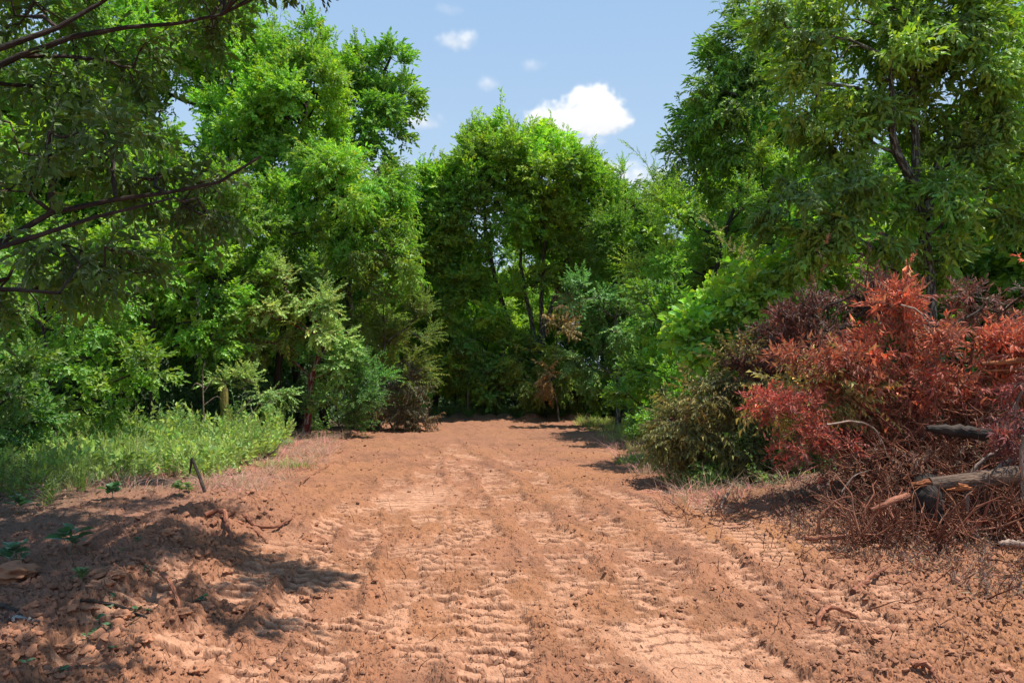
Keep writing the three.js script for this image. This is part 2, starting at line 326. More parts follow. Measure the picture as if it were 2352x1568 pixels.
const SP = { // leaf size, spray shape, material, how sprays stand
  elm: { o: { l: 0.145, w: 0.085, n: 9, len: 0.42, shades: GREENS }, mat: LEAF.green, up: 0.35, out: 0.5 },
  small: { o: { l: 0.10, w: 0.06, n: 11, len: 0.38, shades: GREENS }, mat: LEAF.green, up: 0.25, out: 0.5 },
  hickory: { o: { l: 0.155, w: 0.052, n: 10, len: 0.40, hi: true, droop: 0.3, hang: 0.7, bend: -0.5, spread: 0.9, shades: GREENS }, mat: LEAF.glossy, up: -0.1, out: 0.6 },
  oak: { o: { l: 0.155, w: 0.055, n: 10, len: 0.42, droop: 0.25, hang: 0.6, bend: -0.45, spread: 0.9, shades: GREENS }, mat: LEAF.glossy, up: 0.0, out: 0.6 },
  droopy: { o: { l: 0.12, w: 0.042, n: 12, len: 0.5, droop: 0.3, hang: 0.5, bend: -0.35, shades: [[1, 1, 1], [1.3, 1.02, 0.7], [0.85, 1, 1], [1, 1, 1]] }, mat: LEAF.green, up: -0.1, out: 0.6 },
  pale: { o: { l: 0.07, w: 0.042, n: 13, len: 0.32, tumble: 1.2, roll: 1.8, shades: [[1, 1, 1], [0.9, 1, 1.05], [1.1, 1.08, 1]] }, mat: LEAF.matte, up: 0.05, out: 0.7 },
  feather: { o: { l: 0.07, w: 0.038, n: 16, len: 0.42, taper: true, spread: 1.2, bend: -0.3, shades: GREENS }, mat: LEAF.green, up: 0.4, out: 0.5 },
  broad: { o: { l: 0.13, w: 0.105, n: 7, len: 0.42, wide: 0.36, hi: true, shades: GREENS }, mat: LEAF.green, up: 0.3, out: 0.5 },
  near: { o: { l: 0.095, w: 0.04, n: 9, len: 0.34, hi: true, hang: 0.4, droop: 0.25, shades: GREENS }, mat: LEAF.green, up: -0.05, out: 0.7 },
  red: { o: { l: 0.092, w: 0.022, n: 11, len: 0.28, hi: true, fold: 0.3, droop: 0.1, hang: -0.1, tumble: 2.4, roll: 3.2, spread: 1.0, wood: [0.5, 1.2, 1.4], shades: [[1, 1, 1], [1.2, 1.25, 1.1], [0.7, 0.75, 0.8], [1.05, 1.7, 1.5], [0.5, 0.6, 0.7]] }, mat: LEAF.dead, up: 0.15, out: 0.6 },
  brown: { o: { l: 0.085, w: 0.026, n: 10, len: 0.36, fold: 0.35, droop: 0.4, hang: 0.8, tumble: 1.2, roll: 2.4, shades: [[1, 1, 1], [1.3, 1.2, 1], [0.7, 0.75, 0.8]], wood: [0.8, 0.8, 1] }, mat: LEAF.dead, up: -0.2, out: 0.5 },
  wilt: { o: { l: 0.075, w: 0.024, n: 12, len: 0.4, fold: 0.35, droop: 0.35, hang: 0.7, tumble: 1.2, roll: 2, shades: [[1, 1, 1], [1.35, 1.2, 0.9], [0.65, 0.85, 0.8], [1.6, 1.35, 1.2]], wood: [1, 0.7, 1] }, mat: LEAF.dead, up: -0.1, out: 0.6 },
};
for (const k in SP) SP[k].v = [0, 1, 2, 3].map((i) => spray(100 + i * 17 + k.length * 7 + k.charCodeAt(0), SP[k].o));

// puts sprays where asked: list of { p, dir, s, c }
const _x = V(), _y = V(), _z = V(), _q = new THREE.Quaternion();
function basis(dir, r, tilt = 0.9) {
  _y.copy(dir).normalize(); _z.set((r() - 0.5) * tilt * 2, 1, (r() - 0.5) * tilt * 2);
  _z.addScaledVector(_y, -_z.dot(_y)); if (_z.lengthSq() < 0.02) _z.set(r() - 0.5, 0.1, r() - 0.5).addScaledVector(_y, -_z.dot(_y)); _z.normalize();
  _x.crossVectors(_y, _z); return new THREE.Matrix4().makeBasis(_x, _y, _z);
}
function foliage(list, species, parent, name, rng, leafParts = 0) {
  const sp = SP[species]; let keep = list;
  const root = new THREE.Group(); root.name = name; parent.add(root);
  if (leafParts) { // the leaves nearest the photographer are parts of their own
    const off = parent.position, inView = (p) => { const z = -(p.z + off.z); if (z < 1) return 1e9; const x = (p.x + off.x) / z, y = (p.y + off.y - EYE) / z; return Math.abs(x) < 0.63 && y < 0.46 ? z : 1e9; };
    const sorted = list.map((s) => ({ s, d: inView(s.p) })).sort((a, b) => a.d - b.d), take = Math.floor(leafParts / sp.o.n), chosen = new Set(sorted.slice(0, take).map((e) => e.s));
    keep = list.filter((s) => !chosen.has(s));
    const cache = [];
    for (const s of chosen) {
      const v = s.v; const m0 = s.m;
      sp.v[v].mats.forEach((lm, i) => {
        const key = v * 40 + i; cache[key] ??= single(sp.v[v].leaf, lm.c);
        const mk = 'leafmat' + s.ci; const mat = (sp.tints ??= {})[species + mk] ??= sp.mat.clone(); mat.color.setRGB(...s.c0);
        const mesh = part('leaf', cache[key], mat, root); mesh.applyMatrix4(new THREE.Matrix4().multiplyMatrices(m0, lm.m));
      });
    }
  }
  for (let v = 0; v < 4; v++) {
    const mine = keep.filter((s) => s.v === v); if (!mine.length) continue;
    const im = new THREE.InstancedMesh(sp.v[v].g, sp.mat, mine.length), c = new THREE.Color(); im.name = 'leaves'; im.castShadow = im.receiveShadow = true; im.userData.kind = 'stuff';
    mine.forEach((s, i) => { im.setMatrixAt(i, s.m); im.setColorAt(i, c.setRGB(...s.c)); });
    root.add(im);
  }
  return root;
}
function makeSpray(p, dir, s, tint, rng, tilt) {
  const m = basis(dir, rng, tilt).scale(V(s, s, s)); m.setPosition(p);
  const k = 0.82 + 0.36 * rng(), yel = rng() < 0.35 ? 0.2 * rng() : 0;
  return { p: p.clone(), m, v: Math.floor(rng() * 4), c: [tint[0] * k * (1 + yel * 2.5), tint[1] * k * (1 + yel * 0.6), tint[2] * k], c0: tint, ci: Math.round(tint[0] * 1e4) };
}

// ------------------------------------------------------------------ trees and shrubs
// spec: name, label, category, sp (species), tint, bark, D, base [px], stems [[px, py, dD?]...] polylines, r (stem radius), clumps [px, py, rx, ry, dD, n]
let treeSeed = 1000;
function tree(s) {
  const rng = rngOf(treeSeed++), D = s.D, M = D / FOCAL, bx = at(s.base, 900, D).x, org = V(bx, heightAt(bx, -D) - 0.05, -D);
  const t = thing(s.name ?? 'tree', s.label, s.category ?? 'tree', org, s.group);
  const W = (px, py, dD = 0) => at(px, py, D + dD).sub(org);
  const stems = (s.stems ?? [[[s.base, null], [s.clumps[0][0], s.clumps[0][1]]]]).map((line) => {
    let pts = line.map((q, i) => q[1] == null ? V(at(q[0], 900, D).x - org.x, -0.05, (q[2] ?? 0) * -1) : W(q[0], q[1], q[2] ?? 0));
    // finer, slightly wandering line
    const curve = new THREE.CatmullRomCurve3(pts), n = Math.max(6, Math.round(curve.getLength() / 0.45)); pts = curve.getSpacedPoints(n);
    pts.forEach((p, i) => { if (i) { p.x += (rng() - 0.5) * 0.07; p.z += (rng() - 0.5) * 0.07; } });
    return pts;
  });
  const R0 = s.r ?? 0.09, trunk = new MB(), bark = BARK[s.bark ?? 'dark'];
  const stemNodes = [];
  stems.forEach((pts, i) => {
    const rr = R0 * (i ? s.r2 ?? 0.75 : 1), rad = pts.map((p, k) => rr * (1 - 0.72 * k / (pts.length - 1)) * (k === 0 ? 1.35 : 1));
    trunk.tube(pts, rad, 8); pts.forEach((p, k) => stemNodes.push({ p, r: rad[k] }));
  });
  part(s.trunkName ?? 'trunk', trunk.geometry(), bark, t);
  const list = [], sp = SP[s.sp], spd = s.tintVar ?? 0.22;
  const sprays = (p, dir, out, n, tint, sc) => {
    for (let k = 0; k < n; k++) {
      const d = dir.clone().multiplyScalar(0.55).addScaledVector(out, sp.out).add(V((rng() - 0.5) * 1.3, (rng() - 0.5) * 0.9 + (s.up ?? sp.up), (rng() - 0.5) * 1.3)).normalize();
      list.push(makeSpray(p, d, sc * (0.75 + 0.5 * rng()), tint, rng, s.tilt));
    }
  };
  for (const cl of s.clumps) {
    const [px, py, rx0, ry0, dD = 0, n0] = cl, rx = rx0 * (s.fat ?? 1.1), ry = ry0 * (s.fat ?? 1.1), c = W(px, py, dD), r = V(rx * M, ry * M, Math.max(rx, ry) * M * (s.deep ?? 0.85));
    const vol = r.x * r.y * r.z, n = Math.round((n0 ?? 1) * clamp(62 * DENS * Math.pow(vol, 0.62), 36, 560) * (s.dense ?? 1));
    // limb from the stem to the clump
    let best = stemNodes[0], bd = 1e9;
    for (const q of stemNodes) { const dy = c.y - q.p.y, d = q.p.distanceTo(c) + (dy < 0.25 * Math.hypot(q.p.x - c.x, q.p.z - c.z) ? 1.6 : 0) + (q.p.y < 0.25 ? 0.6 : 0); if (d < bd) { bd = d; best = q; } }
    const nodes = [{ p: best.p, par: -1, kids: 0, limb: true }], len = best.p.distanceTo(c), steps = Math.max(2, Math.ceil(len / 0.5));
    for (let k = 1; k <= steps; k++) { const u = (k / steps) * 0.92, p = best.p.clone().lerp(c, u); p.y += Math.sin(u * Math.PI) * 0.1 * len * (s.arch ?? 0.6); p.x += (rng() - 0.5) * 0.16; p.z += (rng() - 0.5) * 0.16; p.y += (rng() - 0.5) * 0.08; nodes.push({ p, par: nodes.length - 1, limb: true }); }
    // points of the clump, gathered round sub-centres so that gaps stay open
    const subs = [], m = Math.max(4, Math.round(n / (s.gather ?? 26))), tintC = 1 + (rng() - 0.5) * 2 * spd, warm = 1 + (rng() - 0.5) * 0.3;
    const ball = (k) => { let v; do v = V(rng() * 2 - 1, rng() * 2 - 1, rng() * 2 - 1); while (v.lengthSq() > 1); return v.multiplyScalar(k); };
    for (let k = 0; k < m; k++) { const v = ball(1); v.multiplyScalar(Math.pow(v.length(), -0.35)); subs.push({ v: v.clampLength(0, 0.95), tint: 1 + (rng() - 0.5) * 0.36 }); }
    const pts = [];
    for (let k = 0; k < n; k++) { const sc = subs[k % m], v = ball(1).multiplyScalar(s.gatherR ?? 0.31).add(sc.v).clampLength(0, 1.12); pts.push({ v, p: v.clone().multiply(r).add(c), tint: sc.tint }); }
    pts.sort((a, b) => a.p.distanceToSquared(best.p) - b.p.distanceToSquared(best.p));
    for (const q of pts) {
      let bi = 0, b2 = 1e9;
      for (let k = nodes.length - 1; k >= 0; k--) { const d = nodes[k].p.distanceToSquared(q.p) * (k < 2 ? 1.6 : 1); if (d < b2) { b2 = d; bi = k; } }
      let par = bi; const d = Math.sqrt(b2);
      if (d > 0.45) { const p = nodes[bi].p.clone().lerp(q.p, 0.5); p.x += (rng() - 0.5) * d * 0.25; p.y += (rng() - 0.3) * d * 0.25; p.z += (rng() - 0.5) * d * 0.25; nodes.push({ p, par: bi }); par = nodes.length - 1; }
      nodes.push({ p: q.p, par, v: q.v, tint: q.tint });
    }
    const cnt = new Float32Array(nodes.length), kids = new Uint16Array(nodes.length);
    for (let k = nodes.length - 1; k > 0; k--) { cnt[k] += 1; cnt[nodes[k].par] += cnt[k]; kids[nodes[k].par]++; }
    const mb = new MB(), rad = (k) => Math.min(best.r * 0.85, (s.twig ?? 0.0042) * Math.pow(cnt[k] + 0.6, 0.46));
    const limb = nodes.filter((q) => q.limb); mb.tube(limb.map((q) => q.p), limb.map((q, k) => rad(Math.max(1, k))), 6);
    for (let k = 1; k < nodes.length; k++) {
      const q = nodes[k], P = nodes[q.par];
      if (!q.limb) { const ra = Math.min(rad(k) * 1.15, rad(q.par)); mb.edge(P.p, q.p, ra, rad(k) * 0.8, cnt[k] > 25 ? 5 : 3); }
      if (q.limb && k < steps * 0.7) continue;
      const dir = q.p.clone().sub(P.p).normalize(), out = q.v ? q.v.clone().normalize() : V(0, 0.3, 0);
      const tt = (q.tint ?? 1) * tintC, tint = [s.tint[0] * tt * warm, s.tint[1] * tt, s.tint[2] * tt];
      if (s.leafless && rng() < s.leafless) continue;
      sprays(q.p, dir, out, (kids[k] ? 2 : 3) + (rng() < (s.extra ?? 0.6) ? 1 : 0), tint, s.scale ?? 1);
      const L = q.p.distanceTo(P.p); if (L > 0.3 && !q.limb) sprays(q.p.clone().lerp(P.p, 0.4), dir, out, 1, tint, s.scale ?? 1);
    }
    // upright shoots that break the outline
    const shoots = mb;
    for (const q of nodes) if (q.v && q.v.y > 0.35 && rng() < (s.shoots ?? 0.06)) {
      const h = 0.35 + 0.7 * rng(), lean = V(q.v.x * 0.35 + (rng() - 0.5) * 0.4, 1, q.v.z * 0.3 + (rng() - 0.5) * 0.4).normalize(), e = q.p.clone().addScaledVector(lean, h);
      shoots.edge(q.p, e, 0.007, 0.003); const tt = (q.tint ?? 1) * tintC * 1.1, tint = [s.tint[0] * tt * 1.12, s.tint[1] * tt, s.tint[2] * tt];
      for (let u = 0.2; u <= 1.01; u += 0.2) sprays(q.p.clone().lerp(e, u), lean, V((rng() - 0.5), 0.3, (rng() - 0.5)), u > 0.95 ? 2 : 1, tint, (s.scale ?? 1) * mix(0.85, 0.5, u));
    }
    part('branch', mb.geometry(), bark, t);
  }
  // long arching whips
  for (const w of s.whips ?? []) {
    const pts = new THREE.CatmullRomCurve3(w.map((q) => W(q[0], q[1], q[2] ?? 0))).getSpacedPoints(14), mb = new MB();
    mb.tube(pts, pts.map((p, k) => 0.012 - 0.0006 * k), 4); part('whip', mb.geometry(), bark, t);
    for (let k = 3; k < 15; k++) { const dir = pts[k].clone().sub(pts[k - 1]).normalize(); sprays(pts[k], dir, V(0, 0.2, 0), 2, w.tint ?? s.tint, (s.scale ?? 1) * 0.6); }
  }
  foliage(list, s.sp, t, s.crown ?? 'crown', rng, s.leafParts);
  t.userData.count = undefined; delete t.userData.count;
  return t;
}
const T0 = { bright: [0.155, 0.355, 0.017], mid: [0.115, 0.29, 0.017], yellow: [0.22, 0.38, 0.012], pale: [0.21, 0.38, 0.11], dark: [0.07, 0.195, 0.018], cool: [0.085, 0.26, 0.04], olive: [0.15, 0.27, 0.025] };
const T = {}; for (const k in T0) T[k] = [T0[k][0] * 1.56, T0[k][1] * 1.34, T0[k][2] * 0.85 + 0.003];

// -- left edge of the clearing
tree({ label: 'tall light green tree at the left whose top runs out of the frame', sp: 'small', tint: T.bright, bark: 'grey', D: 24, scale: 1.15, base: 455, r: 0.14, stems: [[[455, null], [450, 600], [470, 300], [500, 20]]], shoots: 0.1,
  clumps: [[545, 60, 60, 100], [470, 110, 90, 100], [505, 30, 95, 120], [400, 150, 100, 105], [320, 30, 120, 120], [525, 185, 85, 85], [430, 320, 115, 105], [250, 190, 130, 130], [480, -90, 100, 80]] });
tree({ label: 'tall bright green tree with a pointed top left of the sky gap', sp: 'small', tint: [0.25, 0.50, 0.02], bark: 'dark', D: 21.5, scale: 1.15, base: 690, r: 0.12, stems: [[[690, null], [672, 640], [680, 400], [735, 60]]], shoots: 0.14,
  clumps: [[690, 235, 90, 110], [742, 95, 26, 60], [715, 160, 45, 60], [625, 240, 75, 90], [690, 370, 100, 95], [600, 400, 95, 100], [555, 310, 80, 80], [640, 150, 45, 50], [660, 260, 80, 90, -0.8], [730, 250, 60, 80, -0.6], [600, 180, 50, 60], [560, 240, 60, 70]] });
tree({ label: 'leafy tree leaning right into the sky behind the pointed one', sp: 'elm', tint: T.mid, bark: 'dark', D: 24, base: 815, r: 0.14, stems: [[[815, null], [800, 600], [830, 330], [895, 130]]], shoots: 0.12, scale: 0.85,
  clumps: [[893, 160, 42, 55], [825, 190, 55, 65], [915, 225, 40, 45], [840, 285, 75, 75], [770, 240, 60, 80], [890, 305, 42, 36], [790, 380, 80, 80], [870, 230, 55, 60, -0.8], [850, 150, 40, 50], [800, 300, 70, 70, -1], [930, 205, 28, 28]] });
tree({ label: 'drooping green tree at the left wood edge, just above the pale sapling', sp: 'droopy', tint: [0.22, 0.47, 0.02], bark: 'dark', D: 20.3, base: 745, r: 0.11, stems: [[[745, null], [738, 800], [735, 620], [790, 430]]], shoots: 0.05,
  clumps: [[800, 425, 95, 75], [868, 510, 62, 85], [780, 545, 100, 95], [858, 610, 70, 55], [700, 495, 80, 80], [745, 385, 70, 55], [650, 630, 90, 80], [900, 450, 35, 50], [840, 370, 50, 45], [880, 570, 50, 60, -0.8], [760, 460, 80, 70, -1]] });
tree({ name: 'sapling', category: 'sapling', label: 'pale-leaved sapling with reddish stained trunk at the left clay edge', sp: 'pale', tint: T.pale, bark: 'stain', D: 18.2, scale: 1.1, base: 700, r: 0.10, stems: [[[700, null], [708, 930], [722, 850], [738, 775], [700, 690]]], shoots: 0.02, arch: 0.2, tilt: 0.25, deep: 1,
  clumps: [[640, 665, 70, 35, -0.3], [600, 720, 75, 35, -0.3], [680, 740, 80, 40, -0.4], [760, 715, 55, 30], [800, 765, 42, 18], [620, 795, 55, 26, 0.3], [805, 840, 42, 36], [540, 770, 50, 25]] });
tree({ name: 'shrub', category: 'shrub', label: 'low flat pale-leaved shrub between the mossy stub and the stained trunk', sp: 'pale', tint: T.pale, bark: 'grey', D: 16.6, base: 590, r: 0.035, stems: [[[590, null], [570, 930], [560, 900]]], arch: 0.3, tilt: 0.2, shoots: 0,
  clumps: [[560, 895, 65, 26], [620, 905, 45, 22]] });
tree({ name: 'bush', category: 'bush', label: 'feathery olive bush at the left corner of the far clearing end', sp: 'feather', tint: T.olive, bark: 'grey', D: 20.5, base: 865, r: 0.05, shoots: 0.05, stems: [[[865, null], [880, 850], [880, 700]], [[850, null], [840, 880], [830, 800]]],
  clumps: [[870, 720, 70, 85], [905, 640, 55, 70], [935, 755, 50, 60], [845, 815, 75, 70], [930, 830, 55, 45], [820, 720, 50, 60]] });
tree({ name: 'brush_heap', category: 'brush heap', label: 'heap of cut brush with wilted brown leaves at the far left corner', sp: 'brown', tint: [0.20, 0.16, 0.075], bark: 'pale', D: 20.4, base: 880, r: 0.04, shoots: 0, crown: 'leaves', stems: [[[820, null], [880, 950], [930, 900]], [[910, null], [870, 930], [830, 900]]],
  clumps: [[885, 950, 70, 38], [930, 930, 40, 40], [930, 885, 35, 30], [850, 925, 40, 40], [945, 965, 30, 18]] });
tree({ name: 'bush', category: 'bush', label: 'dark green grassy bush right of the stained sapling trunk', sp: 'feather', tint: T.cool, bark: 'dark', D: 18.2, base: 790, r: 0.03, shoots: 0.03, clumps: [[770, 950, 55, 50], [830, 945, 50, 48], [790, 880, 60, 50], [760, 840, 50, 45], [850, 870, 45, 40]] });
tree({ label: 'understorey tree with small bright leaves left of the mossy stub', sp: 'small', tint: T.bright, bark: 'dark', D: 16.5, base: 352, r: 0.07, stems: [[[352, null], [350, 850], [360, 600]]],
  clumps: [[330, 590, 110, 90], [425, 680, 95, 75], [275, 700, 110, 85], [230, 600, 90, 80], [410, 570, 80, 70], [350, 790, 90, 50], [460, 780, 60, 50]] });
tree({ label: 'slim dark-trunked tree rising behind the mossy stub', sp: 'small', tint: T.mid, bark: 'dark', D: 17.4, base: 512, r: 0.09, stems: [[[512, null], [510, 860], [505, 600], [530, 420]]],
  clumps: [[530, 540, 100, 95], [470, 630, 90, 80], [560, 640, 70, 60], [540, 450, 90, 70], [500, 730, 70, 45]] });
tree({ label: 'tree with straight dark trunk left of the stained sapling', sp: 'small', tint: T.mid, bark: 'dark', D: 18.8, base: 640, r: 0.11, stems: [[[640, null], [640, 860], [655, 700], [640, 520]]],
  clumps: [[640, 560, 90, 80], [590, 500, 80, 70], [690, 620, 70, 60], [600, 640, 75, 55]] });
tree({ label: 'leafy young tree with broad sunlit leaves at the far left', sp: 'small', tint: T.mid, bark: 'dark', D: 13.6, base: 130, r: 0.06, scale: 0.95, dense: 0.75, clumps: [[100, 750, 130, 70], [215, 820, 100, 55], [60, 650, 110, 80], [305, 860, 70, 42], [180, 700, 100, 60], [120, 880, 110, 50], [240, 920, 60, 30]] });
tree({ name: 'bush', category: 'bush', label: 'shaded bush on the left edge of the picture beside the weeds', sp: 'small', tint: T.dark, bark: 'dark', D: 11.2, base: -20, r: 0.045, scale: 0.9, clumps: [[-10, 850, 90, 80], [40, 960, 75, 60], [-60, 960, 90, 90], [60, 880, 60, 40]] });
tree({ label: 'big dark tree filling the upper left behind the overhanging limbs', sp: 'elm', tint: T.mid, bark: 'dark', D: 19.5, base: 190, r: 0.17, stems: [[[190, null], [200, 700], [190, 300], [150, -40]]],
  clumps: [[200, 340, 150, 130], [90, 140, 150, 150], [50, 390, 140, 130], [310, 440, 130, 105], [170, 520, 140, 90], [-60, 250, 150, 150], [200, 60, 120, 110], [-60, 550, 140, 130]] });
// -- far end
tree({ label: 'spreading many-stemmed tree in the middle of the far end', sp: 'elm', tint: T.bright, bark: 'grey', D: 27, base: 1225, r: 0.15, shoots: 0.2, scale: 0.88, gatherR: 0.42,
  stems: [[[1225, null], [1215, 850], [1160, 720], [1120, 560], [1110, 440]], [[1232, null], [1228, 780], [1200, 640], [1190, 430]], [[1240, null], [1250, 760], [1300, 600], [1310, 450]], [[1236, null], [1245, 700], [1250, 480], [1240, 350]]],
  clumps: [[1130, 345, 62, 48], [1225, 335, 70, 42], [1300, 395, 62, 55], [1200, 435, 95, 75], [1085, 440, 70, 70], [1350, 480, 60, 70], [1255, 540, 100, 75], [1140, 545, 85, 70], [1180, 640, 90, 45], [1310, 610, 80, 60], [1370, 560, 50, 60], [1180, 380, 80, 60, -1], [1270, 430, 90, 70, -1], [1330, 430, 70, 60], [1150, 460, 80, 70, -1.2], [1250, 480, 90, 70, 1], [1390, 470, 40, 45], [1080, 390, 45, 50], [1180, 312, 60, 32], [1290, 345, 55, 36], [1100, 365, 45, 40], [1360, 430, 50, 45], [1060, 500, 60, 60, -1], [1160, 400, 90, 60, -1.4], [1250, 400, 90, 55, -1.4], [1400, 520, 45, 50], [1020, 450, 50, 50, -0.6]] });
tree({ label: 'rounded bright tree behind the left shoulder of the middle tree', sp: 'elm', tint: T.bright, bark: 'dark', D: 26.6, base: 1000, r: 0.12, shoots: 0.16, clumps: [[1000, 640, 70, 55], [970, 700, 60, 45], [1030, 440, 45, 50], [960, 620, 50, 50], [1015, 740, 60, 40], [1000, 425, 48, 52], [965, 480, 45, 65], [1030, 520, 75, 80], [985, 590, 75, 70], [1055, 410, 35, 45], [940, 560, 45, 60]] });
tree({ name: 'thicket_shrub', category: 'shrub', label: 'thicket shrub filling in under the left half of the middle tree', sp: 'small', tint: T.bright, bark: 'dark', D: 26.3, base: 1050, r: 0.05, scale: 1.2, shoots: 0.1, stems: [[[1050, null], [1040, 850], [1010, 740]], [[1110, null], [1110, 850], [1130, 740]]],
  clumps: [[995, 715, 70, 50], [1085, 770, 70, 45], [970, 820, 60, 45], [1125, 700, 65, 50], [1165, 810, 60, 40], [1060, 670, 60, 40], [1040, 850, 60, 40], [1120, 870, 55, 35]] });
for (const [px, h, lab] of [[1075, 780, 'slender pale sapling stem in the shade of the far end'], [1150, 800, 'thin leaning sapling stem right of the slender pale one']])
  tree({ name: 'sapling', category: 'sapling', label: lab, sp: 'small', tint: T.cool, bark: 'pale', D: 25.9, base: px, r: 0.035, shoots: 0, stems: [[[px, null], [px - 2, 900], [px + 8, h]]], clumps: [[px + 8, h, 40, 30], [px - 14, h + 50, 34, 22]] });
tree({ label: 'narrow tree with a wispy spire right of the middle tree', sp: 'feather', tint: T.bright, bark: 'dark', D: 26, base: 1420, r: 0.1, shoots: 0.2, scale: 1.15, stems: [[[1420, null], [1425, 700], [1438, 420]]],
  clumps: [[1425, 490, 45, 50], [1440, 425, 17, 48], [1400, 560, 60, 70], [1465, 560, 60, 70], [1486, 460, 22, 50], [1420, 650, 70, 60]] });
tree({ label: 'small pale-leaved tree with straight trunk at the right of the far end', sp: 'pale', tint: [0.20, 0.44, 0.075], bark: 'grey', D: 22.4, base: 1420, r: 0.085, scale: 1.35, shoots: 0.02, arch: 0.25, tilt: 0.3, stems: [[[1420, null], [1422, 860], [1412, 740], [1430, 660]]],
  clumps: [[1400, 755, 75, 48], [1375, 835, 62, 30], [1450, 695, 80, 55], [1355, 690, 50, 48], [1480, 800, 55, 40], [1440, 860, 50, 25]] });
tree({ name: 'dead_vine', category: 'vine', label: 'hanging tangle of dead tan leaves under the right half of the middle tree', sp: 'brown', tint: [0.36, 0.27, 0.10], bark: 'grey', D: 24.6, base: 1285, r: 0.03, shoots: 0, scale: 1.2, crown: 'leaves', trunkName: 'stem', stems: [[[1285, null], [1270, 850], [1295, 700]]],
  dense: 0.7, clumps: [[1290, 755, 22, 34], [1270, 865, 20, 36], [1308, 698, 12, 14]] });
tree({ name: 'shrub', category: 'shrub', label: 'shrub of olive drooping leaves at the foot of the middle tree', sp: 'droopy', tint: T.olive, bark: 'dark', D: 25.4, base: 1255, r: 0.04, clumps: [[1250, 860, 45, 60], [1215, 800, 50, 45], [1330, 900, 45, 40], [1260, 920, 40, 25]] });
tree({ name: 'shrub', category: 'shrub', label: 'leafy shrub at the left end of the grass strip at the far end', sp: 'elm', tint: T.mid, bark: 'dark', D: 25.9, base: 985, r: 0.03, shoots: 0.08, clumps: [[985, 880, 45, 40], [1010, 820, 45, 40], [960, 910, 35, 30]] });
tree({ name: 'shrub', category: 'shrub', label: 'sunlit leafy shrub in the middle of the far end, left of the forked trunk', sp: 'broad', tint: T.mid, bark: 'dark', D: 26, base: 1150, r: 0.03, shoots: 0.08, clumps: [[1145, 880, 40, 36], [1170, 830, 45, 40], [1120, 920, 40, 26], [1190, 900, 35, 30]] });
tree({ name: 'shrub', category: 'shrub', label: 'low leafy shrub right of the forked trunk at the far end', sp: 'small', tint: T.bright, bark: 'dark', D: 25.6, base: 1345, r: 0.03, shoots: 0.08, scale: 1.2, clumps: [[1340, 930, 45, 26], [1300, 900, 35, 30], [1370, 900, 40, 32]] });
tree({ name: 'shrub', category: 'shrub', label: 'low green shrub in front of the small pale-leaved tree at the right', sp: 'small', tint: T.bright, bark: 'dark', D: 20.8, base: 1450, r: 0.025, shoots: 0.05, clumps: [[1450, 945, 40, 26], [1490, 930, 45, 34], [1520, 960, 35, 24]] });
tree({ name: 'shrub', category: 'shrub', label: 'fresh green shrub between the pale-leaved tree and the wilted olive bush', sp: 'small', tint: T.mid, bark: 'dark', D: 16.2, base: 1535, r: 0.025, shoots: 0.05, scale: 0.8, clumps: [[1535, 930, 45, 36], [1560, 880, 45, 40], [1510, 975, 35, 24]] });
// -- right edge
tree({ label: 'large feathery light green tree right of the far end', sp: 'feather', tint: T.bright, bark: 'dark', D: 19, base: 1655, r: 0.12, shoots: 0.12, scale: 1.1, stems: [[[1655, null], [1650, 800], [1650, 600], [1700, 430]]],
  clumps: [[1600, 520, 80, 75], [1700, 480, 80, 75], [1560, 610, 75, 75], [1660, 615, 90, 75], [1760, 560, 70, 80], [1590, 700, 90, 65], [1725, 405, 65, 55], [1800, 430, 60, 60], [1545, 490, 38, 48], [1500, 640, 55, 60]],
  whips: [[[1600, 540], [1530, 450], [1480, 370], [1447, 335]], Object.assign([[1770, 620, -1.6], [1680, 570, -1.6], [1640, 525, -1.6], [1622, 508, -1.6]], { tint: [0.42, 0.42, 0.16] }), Object.assign([[1730, 720, -1.8], [1690, 680, -1.8], [1695, 640, -1.8], [1700, 610, -1.8]], { tint: [0.36, 0.4, 0.14] })] });
tree({ label: 'tall glossy tree reaching left into the sky behind the feathery one', sp: 'oak', tint: T.mid, bark: 'grey', D: 20.5, base: 1770, r: 0.16, shoots: 0.08, stems: [[[1770, null], [1780, 700], [1770, 400], [1740, 120]]],
  clumps: [[1635, 200, 60, 70], [1695, 120, 52, 45], [1612, 300, 42, 52], [1700, 290, 90, 90], [1800, 250, 90, 105], [1560, 375, 45, 38], [1790, 95, 70, 70], [1850, 350, 85, 80], [1640, 390, 60, 45], [1740, 190, 80, 70], [1680, 210, 60, 60, -1], [1650, 280, 60, 60, -0.8], [1720, 120, 60, 50, -0.7], [1760, 40, 60, 60], [1740, 370, 80, 60, -1]] });
